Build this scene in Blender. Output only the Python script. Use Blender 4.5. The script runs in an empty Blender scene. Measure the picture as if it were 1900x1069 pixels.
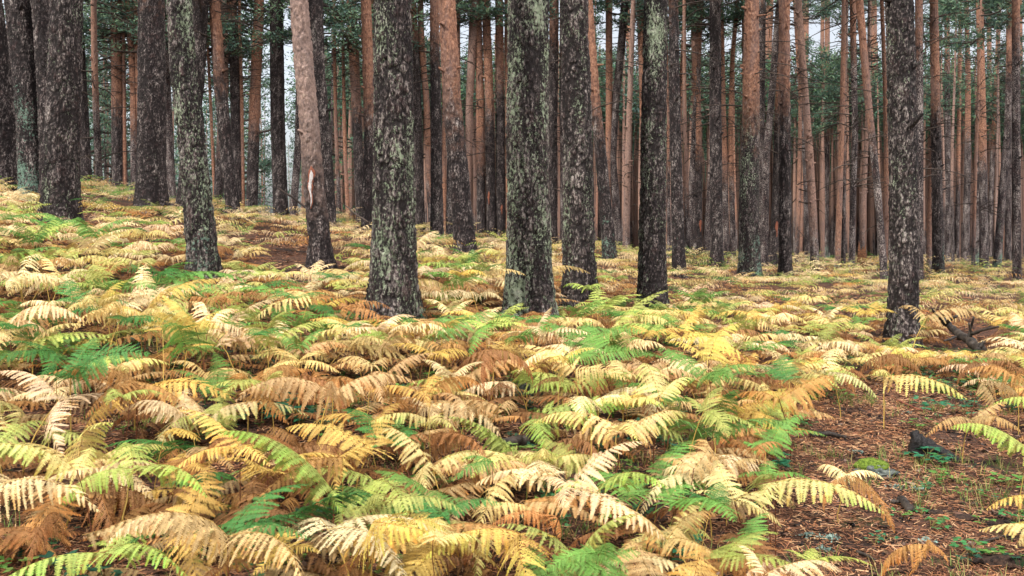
import bpy, math, random
import numpy as np
from mathutils import Vector

# ------------------------------------------------------------------ camera, world, sun, exposure
sc = bpy.context.scene
col = sc.collection
W0, H0, F, VH = 1900.0, 1069.0, 1645.0, 450.0     # photo size, focal length in its pixels, eye-level row
cam_d = bpy.data.cameras.new('camera'); cam = bpy.data.objects.new('camera', cam_d); col.objects.link(cam)
cam.location = (0, 0, 0); cam.rotation_euler = (math.radians(90), 0, 0)
cam_d.sensor_width = 36; cam_d.lens = 36 * F / W0
cam_d.shift_y = -(H0 / 2 - VH) / W0
cam_d.clip_start = 0.05; cam_d.clip_end = 3000
sc.camera = cam

SUN_EL, SUN_AZ = 46.0, -52.0      # azimuth measured from behind the camera; negative = from the left
w = bpy.data.worlds.new('World'); sc.world = w; w.use_nodes = True
nt = w.node_tree; bg = nt.nodes['Background']
sky = nt.nodes.new('ShaderNodeTexSky'); sky.sky_type = 'NISHITA'; sky.sun_disc = False
sky.sun_elevation = math.radians(SUN_EL); sky.sun_rotation = math.radians(180 + SUN_AZ)
sky.dust_density = 5.0; sky.air_density = 1.0; sky.ozone_density = 1.5
hs = nt.nodes.new('ShaderNodeHueSaturation'); hs.inputs['Saturation'].default_value = 0.35
nt.links.new(sky.outputs[0], hs.inputs['Color']); nt.links.new(hs.outputs[0], bg.inputs[0])
bg.inputs[1].default_value = 0.125
sd = bpy.data.lights.new('sun', 'SUN'); sd.energy = 2.9; sd.angle = math.radians(8); sd.color = (1, .95, .87)
so = bpy.data.objects.new('sun', sd); col.objects.link(so)
a = math.radians(SUN_AZ); e = math.radians(SUN_EL)
sdir = Vector((math.sin(a) * math.cos(e), -math.cos(a) * math.cos(e), math.sin(e)))
so.rotation_euler = sdir.to_track_quat('Z', 'Y').to_euler()
sc.view_settings.view_transform = 'Standard'; sc.view_settings.look = 'None'
sc.view_settings.exposure = 1.3; sc.view_settings.gamma = 1

rng = np.random.default_rng(11); random.seed(5)

# ------------------------------------------------------------------ helpers
def link(o, parent=None):
    col.objects.link(o)
    if parent is not None: o.parent = parent
    return o

def mesh(name, V, Fc, mats=(), midx=None, attrs=None, smooth=False, uvcol=None):
    """V (n,3); Fc (m,3) or (m,4) int array"""
    me = bpy.data.meshes.new(name)
    V = np.ascontiguousarray(V, np.float32); Fc = np.ascontiguousarray(Fc, np.int32)
    n, k = Fc.shape
    me.vertices.add(len(V)); me.vertices.foreach_set('co', V.ravel())
    me.loops.add(n * k); me.loops.foreach_set('vertex_index', Fc.ravel())
    me.polygons.add(n); me.polygons.foreach_set('loop_start', np.arange(0, n * k, k, dtype=np.int32))
    me.polygons.foreach_set('loop_total', np.full(n, k, np.int32))
    if midx is not None: me.polygons.foreach_set('material_index', np.ascontiguousarray(midx, np.int32))
    if smooth: me.polygons.foreach_set('use_smooth', np.ones(n, bool))
    for m in mats: me.materials.append(m)
    if uvcol is not None:
        at = me.attributes.new('Col', 'FLOAT_COLOR', 'POINT')
        c4 = np.ones((len(V), 4), np.float32); c4[:, :3] = uvcol
        at.data.foreach_set('color', c4.ravel())
    for nm, arr in (attrs or {}).items():
        at = me.attributes.new(nm, 'FLOAT', 'POINT'); at.data.foreach_set('value', np.ascontiguousarray(arr, np.float32))
    me.update(); me.validate()
    return me

def obj(name, me, parent=None):
    return link(bpy.data.objects.new(name, me), parent)

def tag(o, label=None, cat=None, group=None, kind=None):
    if label: o['label'] = label
    if cat: o['category'] = cat
    if group: o['group'] = group
    if kind: o['kind'] = kind
    return o

def empty(name, loc, rz=0.0):
    o = bpy.data.objects.new(name, None); o.empty_display_size = .1
    o.location = loc; o.rotation_euler = (0, 0, rz); return link(o)

def hash3(i, j, k, s=0):
    h = (i * 374761393 + j * 668265263 + k * 2147483647 + s * 974634777) & 0xFFFFFFFF
    h = ((h ^ (h >> 13)) * 1274126177) & 0xFFFFFFFF
    h = ((h ^ (h >> 16)) * 2246822519) & 0xFFFFFFFF
    return ((h ^ (h >> 15)) & 0xFFFFFF) / float(0xFFFFFF)

def vnoise(P, s=0):
    P = np.asarray(P, float); I = np.floor(P).astype(np.int64); f = P - I; f = f * f * (3 - 2 * f)
    r = 0
    for a_ in (0, 1):
        for b_ in (0, 1):
            for c_ in (0, 1):
                wt = (f[:, 0] if a_ else 1 - f[:, 0]) * (f[:, 1] if b_ else 1 - f[:, 1]) * (f[:, 2] if c_ else 1 - f[:, 2])
                r = r + wt * hash3(I[:, 0] + a_, I[:, 1] + b_, I[:, 2] + c_, s)
    return r

def fbm(P, s=0, o=4):
    r = 0; amp = .5; q = np.asarray(P, float)
    for i in range(o):
        r = r + amp * (vnoise(q, s + i) - .5); q = q * 2.03 + 7.1; amp *= .5
    return r

def cells(P, s=0):
    P = np.asarray(P, float); I = np.floor(P).astype(np.int64)
    d1 = np.full(len(P), 9.); d2 = np.full(len(P), 9.)
    for a_ in (-1, 0, 1):
        for b_ in (-1, 0, 1):
            for c_ in (-1, 0, 1):
                J = I + np.array([a_, b_, c_])
                dx = J[:, 0] + hash3(J[:, 0], J[:, 1], J[:, 2], s) - P[:, 0]
                dy = J[:, 1] + hash3(J[:, 0], J[:, 1], J[:, 2], s + 1) - P[:, 1]
                dz = J[:, 2] + hash3(J[:, 0], J[:, 1], J[:, 2], s + 2) - P[:, 2]
                d = np.sqrt(dx * dx + dy * dy + dz * dz)
                m = d < d1
                d2 = np.where(m, d1, np.minimum(d2, d)); d1 = np.where(m, d, d1)
    return d1, d2

# ------------------------------------------------------------------ materials
def M(name):
    m = bpy.data.materials.new(name); m.use_nodes = True
    nt = m.node_tree; b = nt.nodes['Principled BSDF']; b.inputs['Roughness'].default_value = .9
    b.inputs['Specular IOR Level'].default_value = .2
    return m, nt, b
def N(nt, t, **kw):
    n = nt.nodes.new(t)
    for k, v in kw.items():
        if hasattr(n, k): setattr(n, k, v)
        else: n.inputs[k].default_value = v
    return n
def math_n(nt, op, a_, b_=None, clamp=False):
    n = nt.nodes.new('ShaderNodeMath'); n.operation = op; n.use_clamp = clamp
    for i, x in enumerate((a_, b_)):
        if x is None: continue
        if isinstance(x, (int, float)): n.inputs[i].default_value = x
        else: nt.links.new(x, n.inputs[i])
    return n.outputs[0]
def mixc(nt, fac, a_, b_):
    n = nt.nodes.new('ShaderNodeMix'); n.data_type = 'RGBA'
    for i, x in ((0, fac), (6, a_), (7, b_)):
        if isinstance(x, tuple): n.inputs[i].default_value = (*x, 1) if len(x) == 3 else x
        elif isinstance(x, (int, float)): n.inputs[i].default_value = x
        else: nt.links.new(x, n.inputs[i])
    return n.outputs[2]
def ramp(nt, src, stops, smooth=False):
    n = nt.nodes.new('ShaderNodeValToRGB')
    if smooth: n.color_ramp.interpolation = 'EASE'
    el = n.color_ramp.elements
    while len(el) < len(stops): el.new(.5)
    for i, (p, c) in enumerate(stops):
        el[i].position = p; el[i].color = (*c, 1) if isinstance(c, tuple) else (c, c, c, 1)
    nt.links.new(src, n.inputs[0]); return n.outputs[0]
def mapr(nt, src, a0, a1, b0=0., b1=1.):
    n = nt.nodes.new('ShaderNodeMapRange'); n.interpolation_type = 'SMOOTHSTEP'
    for i, x in ((0, src), (1, a0), (2, a1), (3, b0), (4, b1)):
        if isinstance(x, (int, float)): n.inputs[i].default_value = x
        else: nt.links.new(x, n.inputs[i])
    return n.outputs[0]
def coords(nt, scale=(1, 1, 1), rnd=True):
    tc = nt.nodes.new('ShaderNodeTexCoord'); v = tc.outputs['Object']
    if rnd:
        oi = nt.nodes.new('ShaderNodeObjectInfo')
        mu = nt.nodes.new('ShaderNodeVectorMath'); mu.operation = 'SCALE'; mu.inputs[0].default_value = (37, 53, 71)
        nt.links.new(oi.outputs['Random'], mu.inputs['Scale'])
        ad = nt.nodes.new('ShaderNodeVectorMath'); nt.links.new(v, ad.inputs[0]); nt.links.new(mu.outputs[0], ad.inputs[1]); v = ad.outputs[0]
    mp = nt.nodes.new('ShaderNodeMapping'); mp.inputs['Scale'].default_value = scale; nt.links.new(v, mp.inputs[0])
    return mp.outputs[0]
def noise(nt, vec, scale, detail=5, rough=.55):
    n = nt.nodes.new('ShaderNodeTexNoise'); n.inputs['Scale'].default_value = scale
    n.inputs['Detail'].default_value = detail; n.inputs['Roughness'].default_value = rough
    nt.links.new(vec, n.inputs['Vector']); return n.outputs[0]
def oattr(nt, name):
    n = nt.nodes.new('ShaderNodeAttribute'); n.attribute_type = 'OBJECT'; n.attribute_name = name; return n.outputs['Fac']
def gattr(nt, name, out='Fac'):
    n = nt.nodes.new('ShaderNodeAttribute'); n.attribute_name = name; return n.outputs[out]

def bark_material(name, far=False):
    m, nt, b = M(name); L = nt.links
    vs = coords(nt, (1, 1, .4)); vi = coords(nt, (1, 1, .85))
    sep = nt.nodes.new('ShaderNodeSeparateXYZ'); tc = nt.nodes.new('ShaderNodeTexCoord'); L.new(tc.outputs['Object'], sep.inputs[0])
    z = sep.outputs['Z']
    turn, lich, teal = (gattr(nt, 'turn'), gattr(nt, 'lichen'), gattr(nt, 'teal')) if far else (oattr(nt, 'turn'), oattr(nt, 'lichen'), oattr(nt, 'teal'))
    n1a = noise(nt, coords(nt, (1, 1, .5)), 46, 7, .72); n1 = math_n(nt, 'ADD', n1a, math_n(nt, 'MULTIPLY', math_n(nt, 'SUBTRACT', noise(nt, coords(nt, (1, 1, .3)), 5, 4, .65), .5), .45)); n2 = noise(nt, vi, 7, 5, .65)
    low = ramp(nt, n1, [(.42, (.007, .005, .006)), (.48, (.024, .018, .018)), (.54, (.080, .062, .060)), (.59, (.215, .182, .170)), (.67, (.36, .32, .29))])
    low = mixc(nt, mapr(nt, n2, .5, .66, 0, .4), low, (.070, .036, .033))
    if not far:                                   # bark colour darkened along the sunken fissures between the plates
        low = mixc(nt, gattr(nt, 'fissure'), low, (.012, .009, .009))
    # pale crust lichen
    n3 = noise(nt, coords(nt, (1, 1, .6)), 36, 9, .80); n4 = noise(nt, coords(nt, (1, 1, .35)), 4.0, 4, .6)
    lm = math_n(nt, 'ADD', n3, math_n(nt, 'MULTIPLY', math_n(nt, 'SUBTRACT', n4, .5), .42))
    thr = math_n(nt, 'SUBTRACT', .72, math_n(nt, 'MULTIPLY', lich, .275))
    lmask = mapr(nt, lm, thr, math_n(nt, 'ADD', thr, .03))
    n5 = noise(nt, vi, 11, 4, .6)
    lcol = ramp(nt, n5, [(.35, (.15, .18, .12)), (.5, (.26, .31, .21)), (.65, (.33, .34, .27))])
    low = mixc(nt, math_n(nt, 'MULTIPLY', lmask, .9), low, lcol)
    # leafy teal lichen, thick near the foot
    n6 = noise(nt, vi, 26, 7, .75); n7 = noise(nt, vi, 2.6, 3, .6)
    tm = math_n(nt, 'ADD', n6, math_n(nt, 'MULTIPLY', math_n(nt, 'SUBTRACT', n7, .5), .6))
    hh = math_n(nt, 'MULTIPLY', math_n(nt, 'SUBTRACT', 1.0, math_n(nt, 'MULTIPLY', z, .22), True), teal)
    tthr = math_n(nt, 'SUBTRACT', .80, math_n(nt, 'MULTIPLY', hh, .26))
    tmask = mapr(nt, tm, tthr, math_n(nt, 'ADD', tthr, .04))
    low = mixc(nt, tmask, low, ramp(nt, n3, [(.35, (.055, .10, .075)), (.55, (.13, .20, .155)), (.7, (.24, .31, .26))]))
    # thin flaky orange bark higher up
    n8 = noise(nt, coords(nt, (1, 1, .55)), 24, 7, .75)
    up = ramp(nt, n8, [(.36, (.060, .034, .030)), (.46, (.185, .090, .060)), (.56, (.300, .150, .092)), (.66, (.37, .245, .18))])
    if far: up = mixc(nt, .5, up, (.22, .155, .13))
    n9 = noise(nt, coords(nt, (1, 1, .25)), 2.2, 4, .6)
    up = mixc(nt, mapr(nt, n9, .45, .65, 0, .5), up, (.135, .100, .095))
    if not far: up = mixc(nt, oattr(nt, 'pale'), up, ramp(nt, n8, [(.3, (.10, .078, .075)), (.5, (.25, .20, .185)), (.7, (.36, .30, .27))]))
    fl = math_n(nt, 'ADD', math_n(nt, 'SUBTRACT', z, turn), math_n(nt, 'MULTIPLY', math_n(nt, 'SUBTRACT', n2, .5), 3.2))
    fac = mapr(nt, fl, -1.1, 1.1)
    L.new(mixc(nt, fac, low, up), b.inputs['Base Color'])
    if not far:
        bh = math_n(nt, 'ADD', math_n(nt, 'MULTIPLY', n1, 1.0), math_n(nt, 'MULTIPLY', lmask, .15))
        bp = nt.nodes.new('ShaderNodeBump'); bp.inputs['Strength'].default_value = .9; bp.inputs['Distance'].default_value = .03
        L.new(bh, bp.inputs['Height']); L.new(bp.outputs[0], b.inputs['Normal'])
    b.inputs['Roughness'].default_value = .85
    return m

def leaf_material(name, trans=.3):
    m, nt, b = M(name); L = nt.links
    oi = nt.nodes.new('ShaderNodeObjectInfo')
    mx = nt.nodes.new('ShaderNodeMix'); mx.data_type = 'RGBA'; mx.blend_type = 'MULTIPLY'; mx.inputs[0].default_value = 1
    L.new(oi.outputs['Color'], mx.inputs[6]); L.new(gattr(nt, 'Col', 'Color'), mx.inputs[7])
    c = mx.outputs[2]
    tr = nt.nodes.new('ShaderNodeBsdfTranslucent'); ms = nt.nodes.new('ShaderNodeMixShader'); ms.inputs[0].default_value = trans
    L.new(c, b.inputs['Base Color']); L.new(c, tr.inputs[0])
    L.new(b.outputs[0], ms.inputs[1]); L.new(tr.outputs[0], ms.inputs[2])
    L.new(ms.outputs[0], nt.nodes['Material Output'].inputs[0])
    b.inputs['Roughness'].default_value = .6
    return m

def plain(name, c0, c1, scale=20, rough=.9, bump=.3):
    m, nt, b = M(name); v = coords(nt)
    n = noise(nt, v, scale, 5, .65)
    nt.links.new(ramp(nt, n, [(.35, c0), (.65, c1)]), b.inputs['Base Color']); b.inputs['Roughness'].default_value = rough
    bp = nt.nodes.new('ShaderNodeBump'); bp.inputs['Strength'].default_value = bump; bp.inputs['Distance'].default_value = .02
    nt.links.new(n, bp.inputs['Height']); nt.links.new(bp.outputs[0], b.inputs['Normal'])
    return m

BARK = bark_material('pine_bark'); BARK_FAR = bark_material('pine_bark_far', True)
LEAF = leaf_material('bracken_leaf', .3)
NEEDLE = leaf_material('pine_needles', .2)
STEM = leaf_material('bracken_stem', 0.0)
TWIG = plain('dead_twig', (.020, .016, .014), (.075, .055, .045), 30)
WOOD_DARK = plain('wet_dark_wood', (.012, .010, .009), (.06, .047, .038), 14, .6)
CHAR = plain('charred_wood', (.003, .003, .004), (.022, .019, .019), 22, .6, .8)
ROCK = plain('grey_rock', (.020, .025, .025), (.12, .135, .12), 26, .9, 1.0)
SOIL = plain('black_soil', (.008, .006, .006), (.06, .035, .025), 45, .95, 1.0)
ROCK_PALE = plain('pale_rock', (.16, .15, .14), (.34, .33, .31), 7)
MOSS = plain('moss', (.035, .06, .006), (.14, .20, .025), 60, .95, .8)
ROT = plain('rotten_red_wood', (.05, .022, .012), (.20, .09, .045), 18)
RESIN = plain('bare_resin_wood', (.28, .25, .24), (.50, .47, .46), 25, .6, .1)
WOUND = plain('orange_wound_wood', (.10, .030, .020), (.26, .10, .06), 20)
LICHEN_M = plain('pale_lichen', (.08, .14, .12), (.24, .32, .28), 40)

# ------------------------------------------------------------------ terrain
US = np.array([-900, -300, 0, 475, 950, 1425, 1900, 2300, 2800.])
YS = np.array([3, 4, 6, 8, 10, 13, 18, 25, 40, 80, 160, 320.])
VT = np.array([   # rows: distance; columns: picture column of the ground there
    [1230, 1130, 1105, 1160, 1230, 1270, 1272, 1272, 1272],
    [ 960,  955,  960, 1000, 1040, 1065, 1069, 1069, 1069],
    [ 620,  665,  700,  735,  775,  850,  861,  870,  880],
    [ 480,  530,  565,  618,  640,  745,  758,  775,  790],
    [ 400,  440,  480,  560,  585,  672,  697,  715,  730],
    [ 310,  370,  420,  500,  535,  606,  640,  660,  680],
    [ 240,  310,  360,  445,  492,  550,  580,  605,  625],
    [ 220,  300,  340,  406,  468,  516,  535,  560,  580],
    [ 260,  330,  352,  408,  452,  494,  505,  520,  530],
    [ 380,  420,  430,  446,  458,  476,  482,  488,  492],
    [ 420,  440,  446,  452,  458,  464,  468,  470,  472],
    [ 440,  446,  449,  452,  455,  458,  460,  461,  462]])
ZT = -(VT - VH) / F * YS[:, None]
gx = np.concatenate([-np.geomspace(400, 14, 46)[:-1], np.arange(-14, 14.01, .16), np.geomspace(14, 400, 46)[1:]])
gy = np.concatenate([[-30, -20, -12, -8, -5, -3, -1.5, 0, 1], np.arange(1.5, 22, .16), np.geomspace(22, 420, 90)])
def ground_raw(x, y):
    Y = np.clip(y, 3, 320); u = 950 + x * F / Y
    u = np.clip(u, US[0], US[-1] - 1e-6); lY = np.log(Y)
    fy = np.interp(lY, np.log(YS), np.arange(len(YS))); fu = np.interp(u, US, np.arange(len(US)))
    i = np.minimum(fy.astype(int), len(YS) - 2); j = np.minimum(fu.astype(int), len(US) - 2)
    a_ = fy - i; b_ = fu - j
    return (ZT[i, j] * (1 - a_) + ZT[i + 1, j] * a_) * (1 - b_) + (ZT[i, j + 1] * (1 - a_) + ZT[i + 1, j + 1] * a_) * b_
GX, GY = np.meshgrid(gx, gy)
GZ = ground_raw(GX.ravel(), GY.ravel()).reshape(GX.shape)
for _ in range(10):
    P_ = np.pad(GZ, 1, mode='edge')
    GZ = (P_[1:-1, :-2] + P_[1:-1, 2:] + P_[:-2, 1:-1] + P_[2:, 1:-1] + 2 * GZ) / 6
pp = np.stack([GX.ravel(), GY.ravel(), np.zeros(GX.size)], 1)
GZ += (.16 * fbm(pp * .7, 3, 3) + .05 * fbm(pp * 3.1, 9, 3) + .025 * fbm(pp * 9., 5, 2)).reshape(GX.shape) * np.clip(GY / 3, .3, 1)
def gz(x, y):
    x = np.atleast_1d(np.asarray(x, float)); y = np.atleast_1d(np.asarray(y, float))
    fx = np.interp(x, gx, np.arange(len(gx))); fy = np.interp(y, gy, np.arange(len(gy)))
    i = np.minimum(fy.astype(int), len(gy) - 2); j = np.minimum(fx.astype(int), len(gx) - 2)
    a_ = fy - i; b_ = fx - j
    return (GZ[i, j] * (1 - b_) + GZ[i, j + 1] * b_) * (1 - a_) + (GZ[i + 1, j] * (1 - b_) + GZ[i + 1, j + 1] * b_) * a_
def proj(x, y, z): return 950 + x * F / y, VH - z * F / y
def hit(u, v, lift=0.):
    """ground point under a picture position"""
    Y = np.geomspace(2.2, 300, 900); X = (u - 950) / F * Y; z = -(v - VH) / F * Y
    d = z - (gz(X, Y) + lift(Y) if callable(lift) else z * 0 + z - gz(X, Y) - lift) if False else z - gz(X, Y) - (lift(Y) if callable(lift) else lift)
    k = np.argmax(d < 0)
    if d[k] >= 0: return None
    return float(Y[k])

# ground material: needle litter, soil, a little moss
m, nt, b = M('needle_litter'); L = nt.links
tcg = nt.nodes.new('ShaderNodeTexCoord'); vg = tcg.outputs['Object']
mp1 = N(nt, 'ShaderNodeMapping'); mp1.inputs['Scale'].default_value = (60, 14, 1); mp1.inputs['Rotation'].default_value = (0, 0, .5); L.new(vg, mp1.inputs[0])
mp2 = N(nt, 'ShaderNodeMapping'); mp2.inputs['Scale'].default_value = (14, 55, 1); mp2.inputs['Rotation'].default_value = (0, 0, .2); L.new(vg, mp2.inputs[0])
na = noise(nt, mp1.outputs[0], 1, 4, .6); nb = noise(nt, mp2.outputs[0], 1, 4, .6)
st = math_n(nt, 'MAXIMUM', na, nb)
lit = ramp(nt, st, [(.45, (.018, .010, .008)), (.56, (.070, .032, .019)), (.66, (.160, .072, .040)), (.8, (.25, .13, .075))])
nc = noise(nt, vg, 2.2, 6, .65)
lit = mixc(nt, mapr(nt, nc, .49, .60, 0, .9), lit, (.018, .012, .010))
ne = noise(nt, vg, 1.3, 6, .7)
lit = mixc(nt, mapr(nt, ne, .60, .68, 0, .6), lit, (.05, .065, .018))
L.new(lit, b.inputs['Base Color'])
bp = N(nt, 'ShaderNodeBump'); bp.inputs['Strength'].default_value = .8; bp.inputs['Distance'].default_value = .03
L.new(math_n(nt, 'ADD', st, nc), bp.inputs['Height']); L.new(bp.outputs[0], b.inputs['Normal'])
GROUND = m
ny, nx = GX.shape
idx = np.arange(ny * nx).reshape(ny, nx)
Fq = np.stack([idx[:-1, :-1], idx[:-1, 1:], idx[1:, 1:], idx[1:, :-1]], -1).reshape(-1, 4)
tag(obj('ground', mesh('ground', np.stack([GX.ravel(), GY.ravel(), GZ.ravel()], 1), Fq, [GROUND], smooth=True)), kind='structure')

# ------------------------------------------------------------------ tubes
def tube(pts, rad, seg=6, cap=True):
    """tris of a tube along pts with radii rad"""
    pts = np.asarray(pts, float); n = len(pts); rad = np.broadcast_to(np.asarray(rad, float), (n,))
    T = np.gradient(pts, axis=0); T /= np.linalg.norm(T, axis=1)[:, None] + 1e-9
    up = np.array([0, 0, 1.]) if abs(T[:, 2]).mean() < .8 else np.array([1., 0, 0])
    A = np.cross(T, up); A /= np.linalg.norm(A, axis=1)[:, None] + 1e-9; B = np.cross(T, A)
    th = np.linspace(0, 2 * np.pi, seg, endpoint=False)
    V = pts[:, None] + rad[:, None, None] * (np.cos(th)[None, :, None] * A[:, None] + np.sin(th)[None, :, None] * B[:, None])
    V = V.reshape(-1, 3); i = np.arange(n - 1)[:, None] * seg; j = np.arange(seg)[None]; k = (j + 1) % seg
    a_, b_, c_, d_ = i + j, i + k, i + seg + k, i + seg + j
    Fc = np.concatenate([np.stack([a_, b_, c_], -1).reshape(-1, 3), np.stack([a_, c_, d_], -1).reshape(-1, 3)])
    if cap:
        V = np.concatenate([V, pts[:1], pts[-1:]]); c0 = n * seg
        j = np.arange(seg); k = (j + 1) % seg
        Fc = np.concatenate([Fc, np.stack([np.full(seg, c0), k, j], -1), np.stack([np.full(seg, c0 + 1), (n - 1) * seg + j, (n - 1) * seg + k], -1)])
    return V, Fc
class MB:
    def __init__(s): s.V = []; s.F = []; s.C = []; s.I = []; s.n = 0
    def add(s, V, Fc, c=(1, 1, 1), mi=0):
        s.V.append(V); s.F.append(Fc + s.n); s.n += len(V)
        s.C.append(np.broadcast_to(np.asarray(c, float), (len(V), 3))); s.I.append(np.full(len(Fc), mi)); return s
    def arrays(s): return np.concatenate(s.V), np.concatenate(s.F), np.concatenate(s.C), np.concatenate(s.I)
    def mesh(s, name, mats, smooth=False, attrs=None):
        V, Fc, C, I = s.arrays(); return mesh(name, V, Fc, mats, I, attrs, smooth, C)

# ------------------------------------------------------------------ pine trunks
def trunk_mesh(name, cx, cy, rr, H, seg, zs, seed, rough=1.0, stubs=0, stub_from=2., flare=.35, plates=True, mat=None):
    """cx, cy, rr: functions of local height"""
    zs = np.asarray(zs); nr = len(zs); th = np.linspace(0, 2 * np.pi, seg, endpoint=False)
    Z, TH = np.meshgrid(zs, th, indexing='ij'); z = Z.ravel(); t = TH.ravel()
    r = rr(z); fl = flare * np.exp(-np.maximum(z, 0) / .30)
    ph = seed * 1.7
    r = r * (1 + fl * (1 + .45 * np.sin(3 * t + ph) + .25 * np.sin(5 * t + ph * 2)))
    P = np.stack([r * np.cos(t), r * np.sin(t), z], 1)
    fis = np.zeros(len(P))
    d = .05 * r * fbm(np.stack([np.cos(t) * 1.3, np.sin(t) * 1.3, z * .8], 1) + seed, seed, 3)
    if plates:
        w1 = np.stack([fbm(P * 7, seed + 5, 3), fbm(P * 7 + 9, seed + 6, 3), fbm(P * 5 + 4, seed + 7, 2)], 1)
        q = P * np.array([16., 16., 3.0]) + seed * 3.1 + 1.9 * w1
        f1, f2 = cells(q, seed); e_ = np.clip((f2 - f1) / .34, 0, 1); e_ = e_ * e_ * (3 - 2 * e_)
        g1, g2 = cells(P * np.array([40., 40., 11.]) + 2.0 * w1 + seed, seed + 31); h_ = np.clip((g2 - g1) / .3, 0, 1)
        pn = fbm(P * np.array([6, 6, 3.]), seed + 12, 2); e_ = np.clip(e_ + np.clip(pn * 1.6, 0, .35), 0, 1)
        fade = rough
        d = d + fade * (.022 * (e_ - .6) + .008 * h_ + .016 * fbm(P * np.array([30, 30, 9.]), seed + 2, 4) + .020 * fbm(P * np.array([5, 5, 2.]), seed + 8, 3))
        fis = np.clip((1 - e_) * 1.05 + (1 - h_) * .3, 0, 1) * min(1, rough * 1.1)
    else:
        d = d + .10 * r * rough * fbm(P * np.array([16, 16, 6.]), seed, 3)
    s = (r + d) / r
    V = np.stack([P[:, 0] * s + cx(z), P[:, 1] * s + cy(z), z], 1)
    i = np.arange(nr - 1)[:, None] * seg; j = np.arange(seg)[None]; k = (j + 1) % seg
    Fq = np.stack([i + j, i + k, i + seg + k, i + seg + j], -1).reshape(-1, 4)
    if stubs:                                    # broken branch stubs and knots, degenerate-free quads
        R = np.random.default_rng(seed + 99); Vs = []; Fs = []; n0 = len(V)
        for q_ in range(stubs):
            hz = R.uniform(stub_from, min(H * .8, stub_from + 12)); az = R.uniform(0, 2 * np.pi); rad = float(rr(np.array([hz]))[0])
            dr = np.array([np.cos(az), np.sin(az), R.uniform(-.1, .5)]); ln = R.choice([.35, .6, 1.3], p=[.6, .3, .1]) * rad + .02; w_ = R.uniform(.012, .03)
            c0 = np.array([float(cx(np.array([hz]))[0]), float(cy(np.array([hz]))[0]), hz]) + dr * rad * .75
            side = np.array([-np.sin(az), np.cos(az), 0]); upv = np.cross(dr, side); upv /= np.linalg.norm(upv)
            for f_, wf in ((0, 1.5), (1, .55)):
                cc = c0 + dr * (rad * .25 + ln) * f_
                for a_, b_ in ((-1, -1), (1, -1), (1, 1), (-1, 1)): Vs.append(cc + w_ * wf * (a_ * side + b_ * upv))
            o = n0 + q_ * 8
            for a_ in range(4): Fs.append([o + a_, o + (a_ + 1) % 4, o + 4 + (a_ + 1) % 4, o + 4 + a_])
            Fs.append([o + 4, o + 5, o + 6, o + 7])
        V = np.concatenate([V, np.array(Vs)]); Fq = np.concatenate([Fq, np.array(Fs)]); fis = np.concatenate([fis, np.full(len(Vs), .75)])
    return mesh(name, V, Fq, [mat or BARK], attrs={'fissure': fis}, smooth=True)

# crowns: limbs + needle tufts.  local z = 0 at the foot of the live crown
def tufts(C, n, size, R, spread, cols, flat=.6):
    K = len(C) * n
    base = np.repeat(C, n, 0) + R.normal(0, spread, (K, 3)) * np.array([1, 1, flat])
    d = R.normal(0, 1, (K, 3)); d[:, 2] = np.abs(d[:, 2]) * .6 + .1; d /= np.linalg.norm(d, axis=1)[:, None]
    s = np.cross(d, R.normal(0, 1, (K, 3))); s /= np.linalg.norm(s, axis=1)[:, None] + 1e-9
    ln = size * R.uniform(.6, 1.3, (K, 1)); wd = ln * .16
    V = np.stack([base - s * wd, base + s * wd, base + d * ln], 1).reshape(-1, 3)
    cc = np.repeat(cols[R.integers(0, len(cols), len(C))], n, 0) * R.uniform(.75, 1.25, (K, 1))
    return V, np.arange(K * 3).reshape(-1, 3), np.repeat(cc, 3, 0)
GREENS = np.array([(.050, .095, .068), (.065, .120, .080), (.085, .145, .085), (.040, .080, .062), (.10, .155, .085)])
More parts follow.
